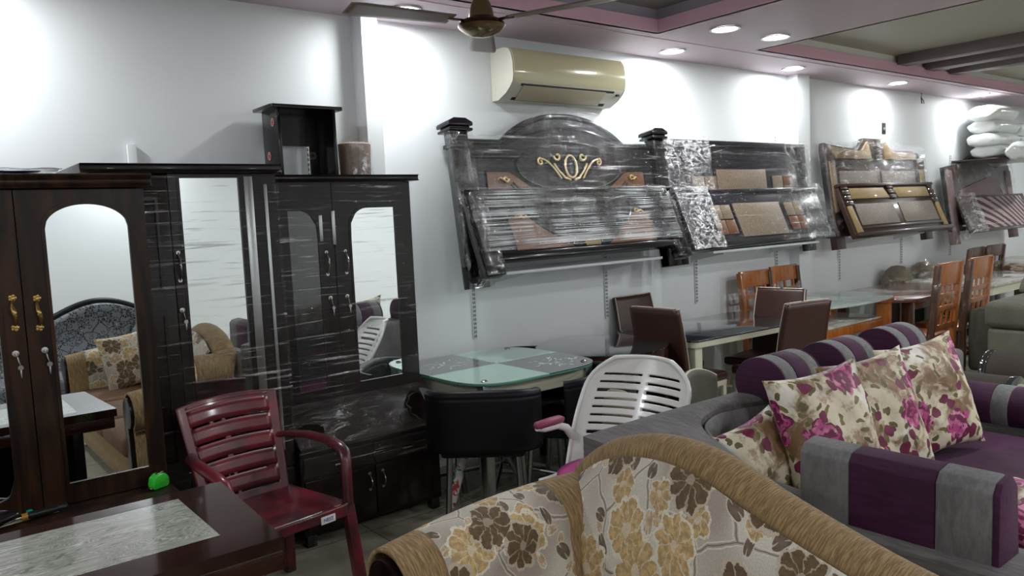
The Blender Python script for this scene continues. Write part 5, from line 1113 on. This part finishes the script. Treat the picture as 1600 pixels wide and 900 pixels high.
# folding stand with a flower-printed leg wrap under the chair
t = thing('splayed_stand', 'splayed stand with legs wrapped in flower-printed paper below the black tub chair', 'stand', (2.45, -0.62, 0))
for (p0, p1, mt, r) in (((-0.06, -0.05, 0.42), (-0.18, 0.0, 0.0), 'floral_wrap', 0.029), ((0.04, 0.02, 0.42), (0.10, 0.05, 0.0), 'floral_wrap', 0.025), ((0.08, -0.04, 0.42), (0.26, -0.12, 0.0), 'chrome_dull', 0.019), ((-0.10, 0.05, 0.42), (0.0, 0.12, 0.0), 'chrome_dull', 0.019)):
    MB().tube([p0, p1], [r, r*0.85], 10).build('leg', M_[mt], t)
MB().bb(-0.14, 0.12, -0.10, 0.10, 0.40, 0.43, 0.01).build('top_plate', M_['black_plastic'], t)

# ---------------------------------------------------------------- round dark table
t = thing('round_table', 'round table with dark glass top and red-brown wooden rim behind the glass table', 'table', (3.53, -0.545, 0)); t.scale = (0.93, 0.93, 1)
MB().lathe([(0.44, 0.70), (0.455, 0.703), (0.455, 0.710), (0.44, 0.712), (0.01, 0.712)], n=64).build('glass_top', M_['black_glass'], t)
MB().lathe([(0.42, 0.60), (0.445, 0.60), (0.447, 0.70), (0.30, 0.70)], n=64).build('rim', M_['round_brown'], t)
for k in range(4):
    a = math.radians(-42+90*k); x, y = 0.42*math.cos(a), 0.42*math.sin(a)
    b = MB(); b.prism([(x-0.028, y-0.028), (x+0.028, y-0.028), (x+0.028, y+0.028), (x-0.028, y+0.028)], 0.0, 0.675, 'z', 0.006); b.build('leg', M_['round_brown'], t)
MB().lathe([(0.01, 0.20), (0.33, 0.20), (0.33, 0.225), (0.01, 0.225)], n=40).build('lower_shelf', M_['black_leather'], t)
tag(MB().grid(lambda u, v: (3.28+0.32*(u-0.5)+0.03*math.sin(9*v), -0.99+0.20*(v-0.5), 0.36+0.10*math.sin(PI*u)*math.sin(PI*v)+0.02*noise.noise((u*5, v*5, 1))), 20, 14).build('seat_pad', M_['black_leather'], smooth=80, solid=0.05), 'black padded seat lying low beside the round table', 'seat pad')

# ---------------------------------------------------------------- dark glass dining table with cream legs, brown chairs
t = thing('dining_table', 'rectangular dark glass dining table with cream frame and legs', 'table', (4.70, -0.62, 0), -0.05)
ol = rrect(-0.74, 0.58, -0.38, 0.36, 0.05)
MB().prism(ol, 0.702, 0.712, 'z', 0.002).build('glass_top', M_['black_glass'], t)
MB().ring(rrect(-0.735, 0.575, -0.375, 0.355, 0.05), rrect(-0.66, 0.50, -0.31, 0.30, 0.04), 0.665, 0.702, 'z').build('frame', M_['cream_paint'], t)
for x in (-0.67, 0.51):
    for y in (-0.315, 0.295): MB().bb(x-0.037, x+0.037, y-0.037, y+0.037, 0, 0.67, 0.012).build('leg', M_['cream_paint'], t)
MB().bb(-0.63, 0.47, -0.03, 0.03, 0.20, 0.25, 0.005).build('rail', M_['cream_paint'], t)
def brown_chair(loc, rz, label, mat='brown_leather'):
    """front is +y"""
    t = thing('dining_chair', label, 'chair', loc, rz, 'brown leather chairs round the cream-legged table')
    def fn(sg):
        return lambda u, v: ((u-0.5)*2*(0.19+0.012*math.sin(v*3)), -0.20+sg-0.055*(v-0.3)**2*2-0.05*v+0.012*math.cos((u-0.5)*PI), 0.12+0.80*v)
    b = MB(); b.grid(fn(0), 14, 24); b.build('backrest', M_[mat], t, smooth=70, solid=0.032, solid_off=0)
    f = fn(0)
    b = MB(); b.tube([f(0, v/20) for v in range(6, 21)]+[f(u/10, 1.0) for u in range(1, 10)]+[f(1, 1-v/20) for v in range(0, 15)], 0.0042, 6, up=(1, 0, 0)); b.xf(Matrix.Translation((0, 0.016, 0.004))); b.build('piping', M_['cream_edge'], t)
    b = MB(); b.bb(-0.20, 0.20, -0.19, 0.21, 0.40, 0.46, 0.02, seg=3); b.build('seat', M_[mat], t); MB().bb(-0.195, 0.195, -0.18, 0.205, 0.365, 0.40, 0.004).build('seat_frame', M_['cream_paint'], t)
    for x in (-0.175, 0.175):
        for y in (-0.17, 0.185): MB().bb(x-0.017, x+0.017, y-0.017, y+0.017, 0, 0.37, 0.003).build('leg', M_['cream_paint'], t)
    return t
c1 = brown_chair((4.13, -0.72, 0), math.radians(-88), 'brown leather chair at the left end of the cream-legged table, nearest the round table')
dup(c1, (4.37, -0.34, 0), math.radians(180), 'brown leather chair on the wall side of the cream-legged table at its left')
dup(c1, (4.97, -0.76, 0), math.radians(95), 'brown leather chair at the right end of the cream-legged table')
dup(c1, (4.66, -1.06, 0), math.radians(-12), 'brown leather chair on the near side of the cream-legged table, above the plum head rolls')

# ---------------------------------------------------------------- wooden slat chairs
def slat_chair(loc, rz, label, H=1.03, W=0.42, mat='teak', film_=-1, group='tall slatted wooden chairs', style=0):
    """front is +y; tall back with gaps"""
    t = thing('wooden_chair', label, 'chair', loc, rz, group); m0 = M_[mat]
    def bk(z): return -0.20-0.10*max(0, z-0.45)
    for s in (-1, 1):
        b = MB(); b.prism([(-0.20-0.02, 0.0), (-0.17, 0.0), (bk(0.45)+0.03, 0.45), (bk(H)+0.025, H), (bk(H)-0.02, H), (bk(0.45)-0.02, 0.45)], s*W/2-0.022, s*W/2+0.022, 'x', 0.004); b.build('back_post', M_['teak_dark'] if s*1 < 0 else m0, t)
        b = MB(); b.bb(s*(W/2-0.02)-0.022, s*(W/2-0.02)+0.022, 0.16, 0.205, 0, 0.43, 0.004); b.build('leg', m0, t)
    def bar(z0, z1, nm, x0=-W/2+0.02, x1=W/2-0.02, th=0.012):
        b = MB(); b.prism([(bk(z0)+th, z0), (bk(z1)+th, z1), (bk(z1)-th, z1), (bk(z0)-th, z0)], x0, x1, 'x', 0.002); b.build(nm, m0, t)
    top = H-(0.17 if style == 0 else 0.12)
    bar(top, H+0.012, 'crest_rail', -W/2-0.005, W/2+0.005); bar(top-0.10, top-0.06, 'cross_rail'); bar(top-0.20, top-0.16, 'cross_rail'); bar(0.50, 0.55, 'cross_rail'); bar(0.22, 0.25, 'cross_rail')
    for k in range(4 if style == 0 else 3):
        x = lerp(-W/2+0.07, W/2-0.07, k/(3 if style == 0 else 2)); bar(0.53, top+0.01, 'slat', x-0.013, x+0.013, 0.008)
    MB().prism([(-W/2, -0.18), (W/2, -0.18), (W/2+0.01, 0.215), (-W/2-0.01, 0.215)], 0.43, 0.465, 'z', 0.008).build('seat', m0, t)
    for s in (-1, 1): MB().bb(s*(W/2-0.01)-0.01, s*(W/2-0.01)+0.01, -0.18, 0.19, 0.20, 0.23, 0.002).build('side_rail', m0, t)
    if film_: MB().grid(lambda u, v: ((u-0.5)*(W+0.07), bk(lerp(0.25, H-0.12-0.05*math.sin(PI*u), v))+film_*(0.035+0.02*noise.noise((u*4, v*6, loc[0]))-(0 if 0.04 < u < 0.96 else 0.05)), lerp(0.25, H-0.12-0.05*math.sin(PI*u), v)), 24, 36).build('plastic_wrap', M_['film_chair'], t, smooth=80)
    return t
film('film_chair', (2, 2, 1), 7, 0.50, 0.66, 0.45, 0.12, rough=0.15)
slat_chair((6.53, -1.16, 0), 0.02, 'tall orange-brown slatted wooden chair, left of the two before the walnut table')
slat_chair((7.18, -1.14, 0), 0.03, 'tall wooden chair covered in film, right of the two before the walnut table', W=0.45)
slat_chair((5.78, -0.40, 0), math.pi, 'wooden chair in clear film leaning by the wall, left one of the joined pair', 0.99, 0.41, film_=1, group='film-wrapped wooden chairs by the wall', style=1)
slat_chair((6.22, -0.40, 0), math.pi, 'wooden chair in clear film by the wall, right one of the joined pair', 1.0, 0.40, film_=1, group='film-wrapped wooden chairs by the wall', style=1)
slat_chair((9.30, -0.30, 0), 0.05, 'red-brown wooden chair in film behind the marble table, left one', 0.98, 0.40, 'teak_dark', group='film-wrapped wooden chairs behind the marble table', style=1)
slat_chair((9.78, -0.32, 0), 0.0, 'red-brown wooden chair in film behind the marble table, right one', 0.985, 0.44, 'teak_dark', group='film-wrapped wooden chairs behind the marble table', style=1)

# ---------------------------------------------------------------- oval glass table, walnut table, marble tables
t = thing('oval_table', 'oval clear glass table on orange-brown wooden legs with striped lower shelf', 'table', (5.98, -0.68, 0))
MB().prism(superell(0.68, 0.40, 2.6, 56), 0.752, 0.762, 'z', 0.003).build('glass_top', M_['clear_glass_top'], t)
for x in (-0.50, 0.50):
    for y in (-0.24, 0.24): 
        MB().bb(x-0.045, x+0.045, y-0.045, y+0.045, 0, 0.70, 0.006).bb(x-0.06, x+0.06, y-0.06, y+0.06, 0.70, 0.75, 0.008).build('leg', M_['teak'], t)
for y in (-0.24, 0.24): MB().bb(-0.46, 0.46, y-0.012, y+0.012, 0.50, 0.57, 0.003).build('side_rail', M_['teak'], t)
for x in (-0.50, 0.50): MB().bb(x-0.012, x+0.012, -0.20, 0.20, 0.50, 0.57, 0.003).build('end_rail', M_['teak'], t)
MB().bb(-0.50, 0.50, -0.24, 0.24, 0.572, 0.59, 0.003).build('lower_shelf', M_['marble_top'], t)
t = thing('walnut_table', 'brown wooden dining table with clipped corners beyond the oval glass table', 'table', (7.30, -0.70, 0))
MB().prism([(-0.58, -0.38), (0.55, -0.38), (0.68, -0.22), (0.70, 0.30), (0.58, 0.42), (-0.50, 0.42), (-0.66, 0.28), (-0.70, -0.22)], 0.68, 0.712, 'z', 0.006).build('table_top', M_['walnut_top'], t)
for x in (-0.52, 0.52):
    for y in (-0.28, 0.30): MB().bb(x-0.04, x+0.04, y-0.04, y+0.04, 0, 0.68, 0.006).build('leg', M_['teak_dark'], t)
for y in (-0.29, 0.31): MB().bb(-0.49, 0.49, y-0.012, y+0.012, 0.60, 0.68, 0.003).build('apron', M_['teak_dark'], t)
t = thing('marble_table', 'pale marble-topped table with cream apron behind the tall slatted chairs', 'table', (8.95, -0.74, 0))
MB().prism(rrect(-0.85, 0.60, -0.44, 0.43, 0.06), 0.692, 0.716, 'z', 0.004).build('table_top', M_['marble_top'], t)
MB().ring(rrect(-0.78, 0.55, -0.38, 0.37, 0.03), rrect(-0.74, 0.51, -0.34, 0.33, 0.02), 0.60, 0.692, 'z').build('apron', M_['cream_paint'], t)
for x in (-0.70, 0.46):
    for y in (-0.31, 0.30): MB().bb(x-0.05, x+0.05, y-0.05, y+0.05, 0, 0.61, 0.006).build('leg', M_['black_plastic'], t)
m = mk('stone_brown', rough=0.2, coat=0.6); n = m.noise(m.coord('Object', (1, 1, 3)), 9, 4, 0.6, 1.5); m.base(m.mix(n.step(0.4, 0.6), (0.16, 0.09, 0.06), (0.48, 0.38, 0.28)))
t = thing('stone_table', 'table with brown streaked stone edge at the right, farthest along the wall', 'table', (10.85, -0.52, 0))
MB().prism(rrect(-0.85, 0.8, -0.42, 0.42, 0.05), 0.68, 0.74, 'z', 0.008).build('table_top', M_['stone_brown'], t)
for x in (-0.7, 0.7):
    for y in (-0.3, 0.3): MB().bb(x-0.05, x+0.05, y-0.05, y+0.05, 0, 0.68, 0.006).build('leg', M_['teak_dark'], t)
# padded round backs in film
velvet('tan_velvet', (0.17, 0.135, 0.09), (0.25, 0.205, 0.145))
for i, (x, y, r, z, l) in enumerate(((8.30, -0.17, 0.20, 0.66, 'tan padded round stool top in film against the wall behind the walnut table, left one'), (8.93, -0.17, 0.22, 0.66, 'tan padded round shape in film against the wall before the marble table, right one'))):
    t = thing('padded_stool', l, 'stool', (x, y, 0), 0, 'film-wrapped tan padded shapes by the wall')
    MB().lathe([(r*0.9, 0), (r, 0.03), (r, z), (r*0.93, z+0.08), (r*0.72, z+0.15), (r*0.4, z+0.19), (0.01, z+0.20)], n=28, sy=0.75).build('padding', M_['tan_velvet'], t, smooth=80)
    MB().grid(lambda u, v: ((r*1.08+0.02*noise.noise((u*7, v*5, i)))*math.cos(2*PI*u)*(1 if v < 0.6 else math.cos((v-0.6)/0.4*1.4)), 0.78*(r*1.08)*math.sin(2*PI*u)*(1 if v < 0.6 else math.cos((v-0.6)/0.4*1.4)), 0.45+0.45*v), 36, 16).build('plastic_wrap', M_['film_loose'], t, smooth=80)
# tan bolster between shell chair and black tub chair, brown piped chair
t = thing('ottoman', 'brown rounded ottoman peeking between the white shell chair and the black tub chair', 'ottoman', (3.02, -1.12, 0))
MB().lathe([(0.17, 0.03), (0.19, 0.08), (0.19, 0.42), (0.165, 0.52), (0.10, 0.575), (0.01, 0.585)], n=30, sx=0.75).build('padding', M_['tan_velvet'], t, smooth=80)
for a in range(3): MB().lathe([(0.02, 0), (0.02, 0.04)], (0.12*math.cos(a*2.1), 0.12*math.sin(a*2.1), 0), 10).build('foot', M_['black_plastic'], t)
t = thing('bucket_chair', 'low taupe bucket chair with cream piping under the end of the cream-legged table', 'chair', (3.80, -1.38, 0), 0.3); t.scale = (0.9, 0.9, 0.88)
def bk2(u, v): a = (u-0.5)*2.6; return (0.26*math.sin(a), 0.20-0.24*math.cos(a)*0+0.12*math.cos(a), lerp(0.30, 0.56+0.10*math.cos(a), v))
MB().grid(bk2, 24, 8).build('bucket_back', M_['olive_fabric'], t, smooth=80, solid=0.04); MB().tube([bk2(i/20, 1) for i in range(21)], 0.007, 6).build('piping', M_['cream_edge'], t)
MB().lathe([(0.20, 0.28), (0.23, 0.31), (0.23, 0.38), (0.19, 0.41), (0.01, 0.42)], (0, 0.05, 0), 28).build('seat', M_['brown_leather'], t)
for k in range(4): a = PI/4+k*PI/2; MB().tube([(0.14*math.cos(a), 0.05+0.14*math.sin(a), 0.29), (0.19*math.cos(a), 0.05+0.19*math.sin(a), 0)], 0.014, 8).build('leg', M_['teak_dark'], t)
